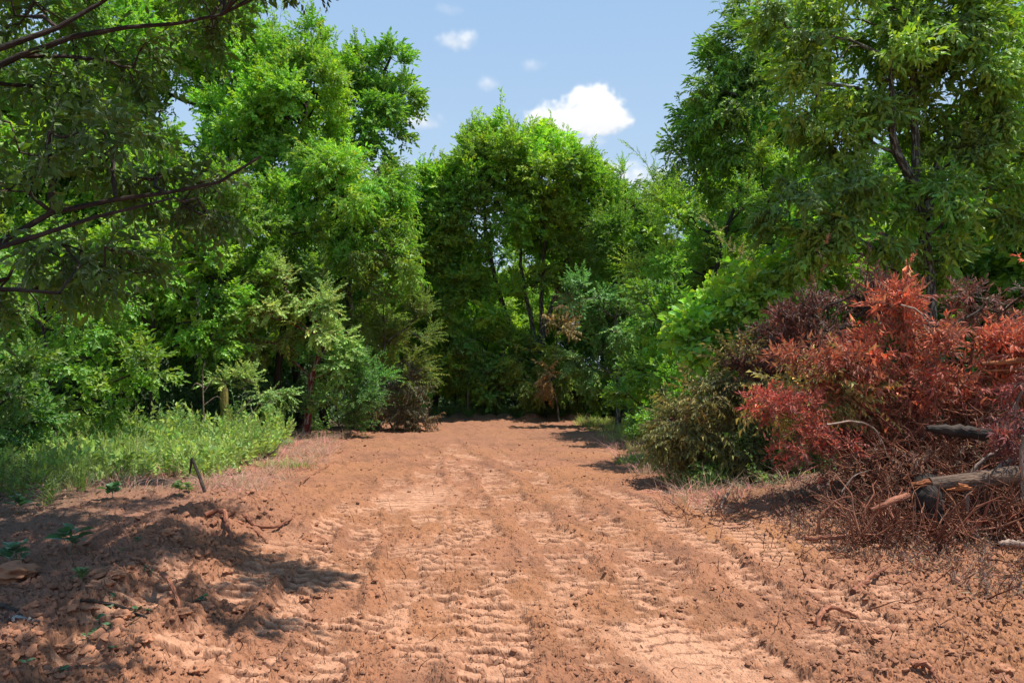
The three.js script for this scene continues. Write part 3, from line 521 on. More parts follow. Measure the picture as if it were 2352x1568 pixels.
tree({ label: 'nearest tall tree on the right with dark trunk and long hanging leaves', sp: 'hickory', tint: [0.20, 0.37, 0.018], bark: 'grey', D: 14, base: 2140, r: 0.13, leafParts: 300, shoots: 0.03, extra: 0.5, dense: 1.25,
  stems: [[[2140, null], [2136, 760], [2125, 560], [2108, 420], [2098, 200], [2090, -80]], [[2112, 440], [2062, 350, -0.3], [2045, 250, -0.4], [2050, 130, -0.5]], [[2120, 500], [2170, 330, 0.4], [2240, 230, 0.5]]],
  clumps: [[1845, 70, 80, 70], [1965, 45, 105, 70], [2140, 45, 110, 80, -0.6], [2280, 70, 110, 80, -0.4], [1890, 190, 95, 80], [2020, 170, 95, 70, -0.4], [2200, 180, 110, 75], [2325, 220, 80, 95], [1880, 320, 85, 75], [1985, 320, 90, 75], [2050, 455, 65, 45], [1880, 480, 85, 65, -0.4], [1965, 545, 85, 60, -0.5],
    [1945, 105, 80, 55, 0.4], [2070, 90, 75, 60, 0.5], [2160, 280, 60, 50, 0.6], [2070, 270, 50, 50, 0.8], [2235, 480, 90, 55, -0.5], [2270, 330, 70, 55], [2330, 420, 45, 60], [1850, 560, 50, 45], [1990, -90, 140, 80], [2260, -60, 120, 60], [2150, 600, 50, 40]] });
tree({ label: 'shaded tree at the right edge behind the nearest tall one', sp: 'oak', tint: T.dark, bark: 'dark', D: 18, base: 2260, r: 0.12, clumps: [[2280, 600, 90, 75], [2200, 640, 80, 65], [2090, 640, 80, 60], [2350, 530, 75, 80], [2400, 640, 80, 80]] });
tree({ name: 'bush', category: 'bush', label: 'bush of broad sunlit leaves left of the red dead brush', sp: 'broad', tint: T.bright, bark: 'dark', D: 14.6, base: 1650, r: 0.045, shoots: 0.05, stems: [[[1650, null], [1650, 820], [1680, 690]]],
  clumps: [[1640, 720, 60, 50], [1705, 690, 52, 60], [1665, 790, 70, 40], [1745, 670, 45, 50], [1600, 780, 50, 45], [1700, 760, 50, 40]] });
tree({ name: 'bush', category: 'bush', label: 'dense green bush right of the small pale-leaved tree', sp: 'small', tint: T.mid, bark: 'dark', D: 17.2, base: 1540, r: 0.05, clumps: [[1540, 780, 70, 60], [1500, 860, 60, 50], [1560, 860, 60, 50], [1500, 720, 50, 45], [1490, 920, 50, 35]] });
tree({ label: 'shaded tree between the broad-leaved bush and the nearest tall tree', sp: 'elm', tint: T.mid, bark: 'dark', D: 17, base: 1860, r: 0.08, clumps: [[1860, 640, 75, 60], [1800, 690, 65, 55], [1920, 600, 60, 55], [1940, 690, 80, 50], [1830, 570, 55, 50]] });

// -- the tree at the left of the camera, trunk outside the frame, limbs reaching over
{
  const s = { label: 'shaded near tree whose dark limbs reach in from the left edge', sp: 'near', tint: [0.085, 0.20, 0.010], bark: 'dark', D: 6.2, base: -700, r: 0.2, r2: 0.22, leafParts: 300, shoots: 0, extra: 0.1, dense: 0.62, arch: 0.15,  // leaf tint lowered to stand in for shade from the crown above
    stems: [[[-700, null], [-640, 700], [-560, 200], [-480, -300], [-420, -900]],
      [[-620, 560], [-300, 330, 0.2], [-60, 175, 0.2], [120, 100, 0.3], [270, 62, 0.5], [420, 56, 0.8], [520, 30, 1]],
      [[-600, 470], [-300, 260, -0.2], [-60, 130, 0], [110, 70, 0.2], [230, 10, 0.4], [330, -70, 0.6]],
      [[-660, 800], [-300, 720, 0], [-60, 610, 0.1], [60, 510, 0.3], [250, 458, 0.6], [400, 440, 0.9], [492, 425, 1.1], [545, 390, 1.2], [600, 362, 1.3]],
      [[-650, 760], [-300, 700, -0.3], [-80, 590, -0.2], [80, 540, 0], [260, 490, 0.2], [350, 470, 0.4]],
      [[-690, 750], [-250, 670, -0.3], [0, 660, -0.2], [122, 672, -0.1]]],
    clumps: [[90, 290, 130, 70, 0.2], [250, 310, 80, 60, 0.9], [60, 430, 110, 60, 0.3], [330, 400, 60, 40, 1.2], [170, 560, 110, 50, 0.6], [280, 130, 80, 60, 0.9], [80, 20, 130, 60, 0.4], [470, 20, 60, 40, 1.4], [50, 640, 90, 60, 0.7], [470, 450, 60, 40, 1.4], [130, 190, 90, 60, 0.8], [250, 640, 90, 40, 1.2]] };
  // the crown overhead, above the frame, which shades the ground at the left
  for (const [x, y, z, rx, ry, rz, nn] of [[-2.6, 5.6, -4.0, 1.2, 0.5, 0.9, 1.8], [-3.4, 6, -5.2, 1.2, 0.5, 1.0, 1.8], [-4.2, 6.2, -8.2, 1.2, 0.5, 1.0, 1.6], [-2.2, 6.0, -7.4, 0.9, 0.4, 0.7, 1.6], [-2.0, 6, -4.9, 1.1, 0.5, 0.9, 1.6], [-1.3, 5.8, -4.2, 0.9, 0.4, 0.7, 1.5], [-2.8, 6, -5.9, 1.1, 0.5, 0.9, 1.6], [-1.9, 6.2, -6.6, 0.8, 0.4, 0.7, 1.4], [-3.4, 6.3, -7.4, 1.3, 0.6, 1.0, 1.5], [-3.9, 6.8, -9.0, 1.4, 0.7, 1.1, 1.4], [-1.3, 5.9, -5.7, 0.7, 0.35, 0.55, 1.3], [-4.6, 6.6, -6.3, 1.3, 0.7, 1.2, 1.2], [-4.7, 7.4, -10.6, 1.2, 0.7, 1.0, 1.2], [-6.2, 7.4, -9.5, 1.5, 1, 1.4, 1], [-1.0, 6.0, -6.75, 0.5, 0.3, 0.45, 1.4], [-3.6, 5.6, -4.6, 1.1, 0.6, 1.0, 1.2], [-8, 6.5, -10, 1.4, 1.2, 1.4, 1]]) {
    const D = -z, k = FOCAL / D; s.clumps.push([1176 + (x + 1.25) * k, 847 - (y - EYE) * k, rx * k, ry * k, D - 6.2, nn * 1.9]);
  }
  // metres per pixel follow the depth of each clump
  s.clumps = s.clumps.map(([px, py, rx, ry, dD, n]) => [px, py, rx * (6.2 + dD) / 6.2, ry * (6.2 + dD) / 6.2, dD, n]);
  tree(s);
}

// -- woodland behind, each tree a copy of one of three
{
  const mk = (label, sp, tint, seed, h) => {
    const k = FOCAL / 32, px = (x) => 1176 + x * k, py = (y) => 847 - (y - EYE) * k;
    return tree({ name: 'woodland_tree', label, group: 'woodland trees behind the edge of the clearing', sp, tint, bark: 'dark', D: 32, base: 1176, r: 0.13, dense: 0.8, shoots: 0.08, scale: 1.25, stems: [[[1176, null], [px(0.2), py(h * 0.5)], [px(-0.1), py(h)]]],
      clumps: [[px(0), py(h - 1.2), 85, 70], [px(-1.5), py(h - 2.6), 90, 75], [px(1.5), py(h - 2.8), 90, 75], [px(0.2), py(h - 3.6), 90, 70, -1.3], [px(0.1), py(h - 3.4), 90, 70, 1.3], [px(-1.8), py(h - 4.8), 85, 70], [px(1.8), py(h - 4.9), 85, 70], [px(0.3), py(h - 5.8), 90, 60, -0.8], [px(-0.4), py(1.5), 90, 60, 0.4]] });
  };
  const label = 'woodland tree standing in the depth of the wood behind the clearing edge';
  const protos = [mk(label, 'elm', T.mid, 1, 8.2), mk(label, 'small', T.bright, 2, 7.6), mk(label, 'oak', T.dark, 3, 8.8)];
  const spots = [[-14, -22], [-10.5, -26], [-7, -28.5], [-17, -29], [-12, -33], [-21, -24], [-3.2, -32.5], [0.5, -33], [4.2, -31], [7.5, -27], [10.5, -24], [13.5, -21], [9, -32], [13.5, -29], [17, -25], [19.5, -31], [-6, -36], [2, -38], [6.5, -37], [-16.5, -18], [16.8, -18], [11.5, -17.5], [-10.2, -17.8], [-24, -33], [24, -28], [-1.5, -43], [-9, -42], [10, -42]];
  const r = rngOf(77);
  spots.forEach(([x, z], i) => {
    let t = protos[i % 3]; if (i >= 3) { t = t.clone(); t.name = numbered('woodland_tree'); scene.add(t); }
    const s = 0.85 + 0.25 * r(); t.position.set(x, heightAt(x, z) - 0.05, z); t.rotation.y = r() * 6.28; t.scale.setScalar(s);
  });
}

// ------------------------------------------------------------------ brush pile at the right
tree({ name: 'dead_bush', category: 'dead bush', label: 'uprooted bush of rusty red dead leaves on the brush pile', sp: 'red', tint: [0.54, 0.135, 0.068], bark: 'soil', D: 9.2, fat: 1, base: 2190, r: 0.06, leafParts: 300, shoots: 0.05, crown: 'leaves', trunkName: 'stem', dense: 1.25, arch: 0.3, deep: 0.7, up: 0.1, extra: 0.1, gather: 16, gatherR: 0.28,
  stems: [[[2190, null], [2120, 1000], [2080, 800]], [[2240, null], [2230, 950], [2230, 780]], [[2160, null], [2060, 1060], [1940, 960]]],
  clumps: [[2080, 820, 105, 46], [2225, 825, 100, 46], [2335, 810, 60, 40], [2000, 860, 95, 65], [2110, 880, 95, 75], [2240, 880, 70, 52], [1880, 815, 75, 30], [1965, 945, 75, 55], [2060, 1000, 65, 65], [2052, 715, 18, 36], [2140, 760, 60, 20], [2390, 815, 60, 65], [2050, 1065, 60, 45], [2110, 985, 60, 55], [1990, 1045, 45, 40], [2130, 1050, 40, 40]] });
tree({ name: 'dead_branch', category: 'dead branch', label: 'low red-leaved branch sticking out left at the foot of the brush pile', sp: 'red', tint: [0.44, 0.08, 0.048], bark: 'soil', D: 8.6, base: 1990, r: 0.025, shoots: 0, crown: 'leaves', trunkName: 'stem', dense: 0.55, extra: 0, scale: 0.7, stems: [[[1990, null], [1900, 1010], [1800, 950]]],
  clumps: [[1800, 955, 50, 40], [1850, 1020, 55, 38], [1770, 930, 25, 40], [1920, 1060, 60, 45], [1890, 960, 45, 40]] });
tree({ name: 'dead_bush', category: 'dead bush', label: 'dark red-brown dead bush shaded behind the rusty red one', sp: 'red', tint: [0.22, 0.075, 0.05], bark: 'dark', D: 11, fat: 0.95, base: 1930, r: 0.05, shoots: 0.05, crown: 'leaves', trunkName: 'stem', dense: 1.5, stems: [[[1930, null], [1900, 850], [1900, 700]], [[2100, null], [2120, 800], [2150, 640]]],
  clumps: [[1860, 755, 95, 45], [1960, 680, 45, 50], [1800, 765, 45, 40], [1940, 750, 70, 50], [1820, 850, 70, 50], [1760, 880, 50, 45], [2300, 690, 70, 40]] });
tree({ name: 'wilted_bush', category: 'bush', label: 'wilted olive bush slumped left of the red brush', sp: 'wilt', tint: [0.20, 0.20, 0.055], bark: 'soil', D: 11.2, base: 1660, r: 0.05, shoots: 0, crown: 'leaves', trunkName: 'stem', dense: 1.7, arch: 0.5, stems: [[[1660, null], [1650, 950], [1640, 850]], [[1720, null], [1730, 980], [1720, 880]]],
  clumps: [[1610, 930, 75, 60], [1690, 890, 65, 55], [1580, 1000, 55, 45], [1670, 1000, 75, 55], [1740, 1045, 75, 45], [1750, 870, 70, 36], [1560, 940, 40, 35], [1640, 1050, 60, 30], [1800, 1050, 60, 40]] });
tree({ name: 'wilted_branch', category: 'branch', label: 'pale olive branch of curled leaves hanging through the red brush', sp: 'wilt', tint: [0.36, 0.34, 0.10], bark: 'soil', D: 9.2, base: 1900, r: 0.02, shoots: 0, crown: 'leaves', trunkName: 'stem', dense: 0.6, extra: 0, stems: [[[1960, null], [1900, 950], [1850, 910]]], clumps: [[1850, 905, 60, 22], [1930, 890, 45, 28], [1790, 915, 30, 18], [1960, 930, 35, 25]] });
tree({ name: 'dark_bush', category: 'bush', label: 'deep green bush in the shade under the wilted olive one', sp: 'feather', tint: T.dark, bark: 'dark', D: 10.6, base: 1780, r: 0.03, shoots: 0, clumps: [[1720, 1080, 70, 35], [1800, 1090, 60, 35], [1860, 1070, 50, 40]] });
tree({ name: 'purple_vine', category: 'vine', label: 'dark red leaved creeper hanging at the right edge of the brush pile', sp: 'red', tint: [0.30, 0.065, 0.05], bark: 'grey', D: 7.6, base: 2360, r: 0.02, shoots: 0, crown: 'leaves', trunkName: 'stem', dense: 0.45, up: -0.5, scale: 0.7, extra: 0, stems: [[[2370, null], [2365, 1050], [2350, 960]]], clumps: [[2345, 985, 25, 26], [2365, 880, 25, 30], [2310, 1005, 14, 12], [2375, 1040, 20, 20]] });

const woodLine = (name, label, category, pts, radii, mat, opt = {}) => {
  const o = pts[0].clone(), t = thing(name, label, category, o, opt.group), c = new THREE.CatmullRomCurve3(pts.map((p) => p.clone().sub(o))), n = opt.n ?? 14, q = c.getSpacedPoints(n), rg = rngOf(pts.length * 31 + Math.round(o.x * 100));
  q.forEach((p, i) => { if (i && i < n) { const j = opt.jit ?? 0.25; p.x += (rg() - 0.5) * radii[0] * j; p.y += (rg() - 0.5) * radii[0] * j; p.z += (rg() - 0.5) * radii[0] * j; } });
  const rr = q.map((_, i) => { const u = (i / n) * (radii.length - 1), k = Math.min(radii.length - 2, Math.floor(u)); return mix(radii[k], radii[k + 1], u - k) * (0.92 + 0.16 * rg()); });
  part(opt.part ?? 'wood', new MB().tube(q, rr, opt.sides ?? 8, true).geometry(), mat, t);
  return { t, o, q };
};
const lines = (list, D) => list.map(([px, py, dD = 0]) => at(px, py, D + dD));
{ // the broken log with its split orange wood
  const l = woodLine('log', 'broken bark-covered log with splintered orange end on the brush pile', 'log', lines([[2135, 1112], [2220, 1106], [2330, 1092], [2460, 1080, 0.3]], 7.45), [0.07, 0.085, 0.085, 0.08], BARK.log, { n: 22, sides: 12, jit: 0.2, part: 'bark' });
  const r = rngOf(9), mb = new MB();
  for (let k = 0; k < 26; k++) { const a = r() * 6.28, q = V(0, Math.sin(a) * 0.045 * r(), Math.cos(a) * 0.05 * r()), L = 0.05 + 0.13 * r(); mb.tube([q.clone().add(V(0.06, 0, 0)), q.clone().add(V(-L * 0.5, 0.012 * r(), 0)), q.clone().add(V(-L, 0.03 * (r() - 0.4), 0.02 * (r() - 0.5)))], [0.022, 0.017, 0.003], 5); }
  part('splinter', mb.geometry(), BARK.wood, l.t);
  const strip = new MB(); for (let k = 0; k < 5; k++) strip.tube([V(0.12 + 0.05 * k, -0.04 + 0.010 * k, 0.062), V(0.22, -0.036 + 0.011 * k, 0.075), V(0.40 - 0.04 * k, -0.03 + 0.010 * k, 0.074)], [0.012, 0.02, 0.008], 5);
  part('split_wood', strip.geometry(), BARK.wood, l.t);
  woodLine('split_log', 'split orange-brown log at the upper right of the brush pile', 'log', lines([[2255, 836], [2320, 830], [2420, 822]], 8.8), [0.02, 0.036, 0.034], BARK.wood, { sides: 9, jit: 0.6 });
  woodLine('split_log', 'thin splinter of orange wood lying under the split orange-brown log', 'log', lines([[2265, 852], [2330, 850], [2420, 848]], 8.8), [0.008, 0.02, 0.018], BARK.wood, { sides: 7 });
  woodLine('log', 'short dark upright stub under the broken end of the log', 'log', lines([[2128, 1190], [2132, 1140], [2134, 1100, 0.1]], 7.45), [0.15, 0.12, 0.10], BARK.dark, { sides: 12 });
  woodLine('log', 'short soil-stained peeled log end poking from the foot of the brush pile', 'log', lines([[2003, 1173], [2040, 1155], [2085, 1138, 0.3]], 7.05), [0.026, 0.03, 0.03], BARK.soil, { sides: 9, jit: 0.5 });
  woodLine('log', 'dark knotty root log lying on the pile above the broken log', 'log', lines([[2130, 985], [2200, 990], [2260, 996], [2340, 985]], 8.1), [0.03, 0.07, 0.06, 0.04], BARK.dark, { sides: 9, jit: 0.7, n: 20 });
  const pale = [['long bare grey branch running up across the right edge of the pile', [[2230, 1130], [2235, 1085], [2270, 1050], [2310, 1020], [2330, 960], [2352, 880]], 0.024],
    ['curved bleached branch arching above the broken log', [[2290, 1080], [2320, 1060], [2352, 1056], [2400, 1070]], 0.03],
    ['thin bleached branch curving up beside the split logs', [[2310, 1005], [2318, 960], [2350, 900], [2375, 850]], 0.018],
    ['hooked bare branch dangling below the broken log', [[2220, 1130], [2222, 1165], [2215, 1190], [2180, 1208]], 0.022],
    ['bare twig arching over the front of the red brush', [[1900, 975], [1960, 968], [2010, 985], [2040, 1050]], 0.012],
    ['thin bare twig curving up from the foot of the red brush', [[1935, 1130], [1960, 1095], [2000, 1078]], 0.01],
    ['grey branch lying at the lower right edge of the pile', [[2300, 1250], [2340, 1248], [2400, 1262]], 0.03],
    ['pale forked root hanging down the right edge of the pile', [[2352, 1000], [2348, 1060], [2352, 1140], [2360, 1180]], 0.02],
    ['bent root standing out of the soil left of the pile', [[1880, 1225], [1885, 1190], [1920, 1150], [1960, 1140]], 0.016],
    ['soil-coated root lying along the foot of the pile', [[1850, 1236], [1930, 1232], [2000, 1228], [2070, 1225]], 0.022],
    ['white dead twig crossing the upper part of the red brush', [[2070, 700], [2110, 715], [2140, 750]], 0.012]];
  pale.forEach(([lab, pts, r], i) => woodLine('bare_branch', lab, 'branch', lines(pts, [7.9, 7.7, 8.0, 7.4, 8.2, 7.5, 6.5, 7.3, 7.3, 7.1, 8.3][i]), [r, r * 0.9, r * 0.6, r * 0.35], i > 7 && i < 10 ? BARK.soil : BARK.pale, { sides: 6, jit: 0.9, n: 18 }));
}
function curlTwig(seed, len, rad, curl = 1) { const r = rngOf(seed), pts = [V(0, 0, 0)], d = V(0, 1, 0); for (let k = 0; k < 6; k++) { d.add(V((r() - 0.5) * 0.9 * curl, (r() - 0.5) * 0.5 * curl, (r() - 0.5) * 0.9 * curl)).normalize(); pts.push(pts[k].clone().addScaledVector(d, len / 6)); } return new MB().tube(pts, pts.map((_, k) => rad * (1 - k / 8)), 4).geometry(); }
function scatter(name, label, category, geos, material, count, place, parent = scene) {
  const root = new THREE.Group(); root.name = numbered(name); tag(root, label, category, null, 'stuff'); parent.add(root);
  const r = rngOf(count + name.length * 991), bins = geos.map(() => []);
  for (let k = 0; k < count; k++) { const q = place(r); if (q) bins[Math.floor(r() * geos.length)].push(q); }
  geos.forEach((g, i) => { if (!bins[i].length) return; const im = new THREE.InstancedMesh(g, material, bins[i].length), c = new THREE.Color(); im.name = name + '_mass'; im.castShadow = im.receiveShadow = true; bins[i].forEach((q, k) => { im.setMatrixAt(k, q.m); im.setColorAt(k, c.setRGB(...(q.c ?? [1, 1, 1]))); }); im.userData.kind = 'stuff'; root.add(im); });
  return root;
}
const E = new THREE.Euler(), Q = new THREE.Quaternion();
const pose = (p, rx, ry, rz, s, sy) => new THREE.Matrix4().compose(p, Q.setFromEuler(E.set(rx, ry, rz)), V(s, sy ?? s, s));
function forkTwig(seed, len, rad) { const r = rngOf(seed), mb = new MB(), grow = (p, d, l, q, n) => { const e = p.clone().addScaledVector(d, l), m = p.clone().lerp(e, 0.5).add(V((r() - 0.5) * l * 0.2, (r() - 0.5) * l * 0.2, (r() - 0.5) * l * 0.2)); mb.tube([p, m, e], [q, q * 0.85, q * 0.65], 4); if (n) for (let k = 0; k < 2; k++) grow(k ? e : m, d.clone().add(V((r() - 0.5) * 1.5, (r() - 0.5) * 1.5, (r() - 0.5) * 1.5)).normalize(), l * (0.4 + 0.3 * r()), q * 0.6, n - 1); }; grow(V(0, 0, 0), V(0, 1, 0), len, rad, 2); return mb.geometry(); }
const twigGeos = [curlTwig(1, 0.5, 0.007), curlTwig(2, 0.55, 0.005, 1.3), curlTwig(3, 0.6, 0.01, 0.4), forkTwig(4, 0.4, 0.011), forkTwig(5, 0.5, 0.008), forkTwig(6, 0.3, 0.016), curlTwig(7, 0.5, 0.018, 0.5)];
scatter('root_tangle', 'tangle of soil-coloured roots and twigs at the foot of the brush pile', 'roots', twigGeos, BARK.soil, 2100, (r) => {
  const D = 6.9 + 2.6 * r(), x = D * (0.36 + 0.32 * r()), h = heightAt(x, -D); if (x < 2.9 + (D - 7) * 0.4) return null; const p = V(x, h + 0.03 + (D > 7.9 ? 0.7 * r() * sstep(7.8, 8.8, D) : 0.12 * r() * r()), -D);
  const k = 0.6 + 0.7 * r(); return { m: pose(p, (r() - 0.5) * 3.6, r() * 6.3, (r() - 0.5) * 3.6, 0.35 + 0.7 * r()), c: r() < 0.25 ? [k * 1.1, k * 1.3, k * 1.45] : [k, k * (0.85 + 0.2 * r()), k * 0.9] };
});
scatter('dead_litter', 'dead brown leaves caught among the roots of the brush pile', 'leaf litter', SP.red.v.map((s) => s.g), LEAF.dead, 1900, (r) => {
  const D = 5.4 + 3.6 * r(), x = D * (0.34 + 0.34 * r()), h = heightAt(x, -D); if (x < 2.6 + (7.2 - D) * 0.35) return null; const p = V(x, h + 0.012 + (D > 7.8 && r() < 0.5 ? 0.6 * r() : 0), -D); if (D < 6.6 && r() < 0.5) return null;
  const k = 0.7 + 0.6 * r(); return { m: pose(p, (r() - 0.5) * 1.8 - 1.5, r() * 6.3, (r() - 0.5) * 1.8, 0.35 + 0.35 * r()), c: [0.27 * k, 0.105 * k, 0.062 * k] };
});

scatter('root_litter', 'broken roots and twigs strewn on the dug soil below the brush pile', 'roots', [curlTwig(41, 0.4, 0.006, 0.8), curlTwig(42, 0.35, 0.009, 0.5), forkTwig(43, 0.25, 0.007), forkTwig(44, 0.3, 0.005), curlTwig(45, 0.5, 0.004, 1.4)], BARK.soil, 1500, (r) => {
  const D = 4.6 + 4.2 * Math.pow(r(), 0.7), x = 1.7 + (7.6 - D) * 0.25 + 3.4 * Math.pow(r(), 0.6), f = surface(x, -D); if (x > D * 0.7 || n2(x * 1.3, D * 1.3) < -0.35 - 0.3 * (D > 6.2) || (D < 6 && r() < 0.5)) return null;
  const k = 0.5 + 0.7 * r(); return { m: pose(V(x, f.h + 0.012, -D), 1.5 + (r() - 0.5) * 0.5, r() * 6.3, (r() - 0.5) * 3, 0.35 + 0.6 * r()), c: r() < 0.3 ? [k * 0.6, k * 0.6, k * 0.6] : [k, k * 0.9, k * 0.9] };
});
// ------------------------------------------------------------------ loose soil, sticks and litter on the clearing
function smoothBall(n) { let g = new THREE.IcosahedronGeometry(1, n); g.deleteAttribute('normal'); g.deleteAttribute('uv'); g = mergeVertices(g); const p = g.attributes.position, uv = []; for (let i = 0; i < p.count; i++) uv.push(p.getX(i) * 0.1 + 0.05 * p.getY(i), p.getZ(i) * 0.1 + 0.05 * p.getY(i)); g.setAttribute('uv', new THREE.Float32BufferAttribute(uv, 2)); return g; }
function clodGeo(seed, flat = 0.7, jag = 0.32) {
  const g = smoothBall(4), p = g.attributes.position, v = V(), o = seed * 13.7;
  for (let i = 0; i < p.count; i++) { v.fromBufferAttribute(p, i); const k = 1 + jag * n3(v.x * 1.3 + o, v.y * 1.3, v.z * 1.3) + jag * 0.5 * n3(v.x * 3.1, v.y * 3.1 + o, v.z * 3.1) + jag * 0.3 * (0.5 - Math.abs(n3(v.x * 6.3, v.y * 6.3 + o, v.z * 6.3))); v.multiplyScalar(k); v.y *= flat; p.setXYZ(i, v.x, v.y, v.z); }
  g.computeVertexNormals(); return g;
}
const clodMat = new THREE.MeshStandardMaterial({ color: 0xffffff, bumpMap: soilBump, bumpScale: 0.006, roughness: 0.97 });
const clodGeos = [1, 2, 3, 4, 5].map((i) => { const g = smoothBall(1), p = g.attributes.position, v = V(); for (let k = 0; k < p.count; k++) { v.fromBufferAttribute(p, k); v.multiplyScalar(1 + 0.4 * n3(v.x * 1.6 + i * 9, v.y * 1.6, v.z * 1.6)); v.y *= 0.65; p.setXYZ(k, v.x, v.y, v.z); } g.computeVertexNormals(); return g; });
scatter('soil_crumbs', 'small crumbs of red clay strewn over the churned ground', 'soil crumbs', clodGeos, clodMat, 62000, (r) => {
  const D = 3.3 + 14 * Math.pow(r(), 1.9), x = (r() * 2 - 1) * 0.68 * D, f = surface(x, -D); if (f.c < 0.25 || (f.pad > 0.5 && r() < 0.7) || (f.smooth > 0.4 && r() < 0.93)) return null; const w = clamp(0.45 + 0.5 * f.a + f.rough * 0.4 + f.bank * 0.5); if (r() > w) return null;
  const s = (0.0045 + 0.0125 * Math.pow(r(), 5)) * (0.8 + 0.03 * D) * (1 + f.rough * 0.5 + f.bank * 0.6), k = 0.75 + 0.4 * r(); return { m: pose(V(x, f.h + s * 0.12, -D), r() * 0.6, r() * 6.3, r() * 0.6, s * (0.9 + 0.7 * r()), s * 0.85), c: [0.345 * k, 0.148 * k, 0.08 * k] };
});
scatter('twig_litter', 'short dark twigs and root bits lying on the clay', 'twigs', [1, 2, 3, 4].map((i) => curlTwig(i + 30, 0.16, 0.0035)), BARK.soil, 1900, (r) => {
  const D = 3.6 + 19 * Math.pow(r(), 1.3), x = (r() * 2 - 1) * 0.66 * D, f = surface(x, -D); if (f.c < 0.2) return null; const stand = r() < 0.05, k = 0.8 + 0.8 * r();
  return { m: pose(V(x, f.h + 0.006, -D), stand ? (r() - 0.5) * 0.9 : 1.5 + (r() - 0.5) * 0.3, r() * 6.3, stand ? (r() - 0.5) * 0.9 : (r() - 0.5) * 3, 0.35 + 0.7 * r()), c: [k * 0.55, k * 0.45, k * 0.4] };
});
scatter('leaf_litter', 'dead leaves littering the shaded ground at the left', 'leaf litter', [0, 1, 2].map((i) => single(leafGeo(0.07, 0.035, { fold: 0.25, droop: 0.2 }), [1, 1, 1])), LEAF.dead, 5200, (r) => {
  const D = 5.5 + 12 * r(), x = -2.4 - 0.1 * D - 6 * Math.pow(r(), 0.8), f = surface(x, -D); if (f.c > 0.5 && r() < 0.75) return null; const k = 0.6 + 0.8 * r();
  return { m: pose(V(x, f.h + 0.012, -D), -1.57 + (r() - 0.5) * 0.9, r() * 6.3, (r() - 0.5) * 0.9, 0.6 + 0.7 * r()), c: [0.24 * k, 0.125 * k, 0.07 * k] };
});
// the larger clods, one by one
[[455, 1545, 0.055], [548, 1405, 0.05], [620, 1400, 0.04], [700, 1378, 0.04], [730, 1372, 0.035], [225, 1325, 0.07], [270, 1320, 0.06], [20, 1335, 0.2], [195, 1530, 0.06], [230, 1350, 0.08], [420, 1405, 0.06], [470, 1395, 0.06], [380, 1240, 0.07], [440, 1235, 0.06], [405, 1260, 0.05], [1055, 1385, 0.03], [1090, 1275, 0.035], [1640, 1355, 0.035], [1870, 1430, 0.04], [2010, 1480, 0.05], [2090, 1490, 0.05], [2185, 1500, 0.045], [2245, 1480, 0.05], [2300, 1540, 0.06], [1960, 1500, 0.04], [1700, 1395, 0.03], [1530, 1440, 0.03], [1190, 1290, 0.03], [860, 1360, 0.03], [940, 1130, 0.035], [330, 1480, 0.05], [150, 1470, 0.06], [280, 1420, 0.06], [520, 1330, 0.05]].forEach(([px, py, s], i) => {
  const p = groundAt(px, py), k = 0.85 + 0.3 * hash(i, 4), m = new THREE.MeshStandardMaterial({ color: new THREE.Color().setRGB(0.40 * k, 0.175 * k, 0.092 * k), bumpMap: soilBump, bumpScale: 0.006, roughness: 0.97 });
  const o = part(numbered('clay_clod'), clodGeo(i % 9, i === 7 ? 0.4 : 0.55, 0.5), m, scene); o.position.set(p.x, p.y + s * 0.3, p.z); o.scale.setScalar(s * 0.75); o.rotation.y = i * 1.7;
  if (i === 7) tag(o, 'large flat lump of clay at the left edge, biggest of the clods', 'clod'); else tag(o, 'crumbly lump of red clay lying on the churned ground', 'clod', 'lumps of clay on the churned ground');
});
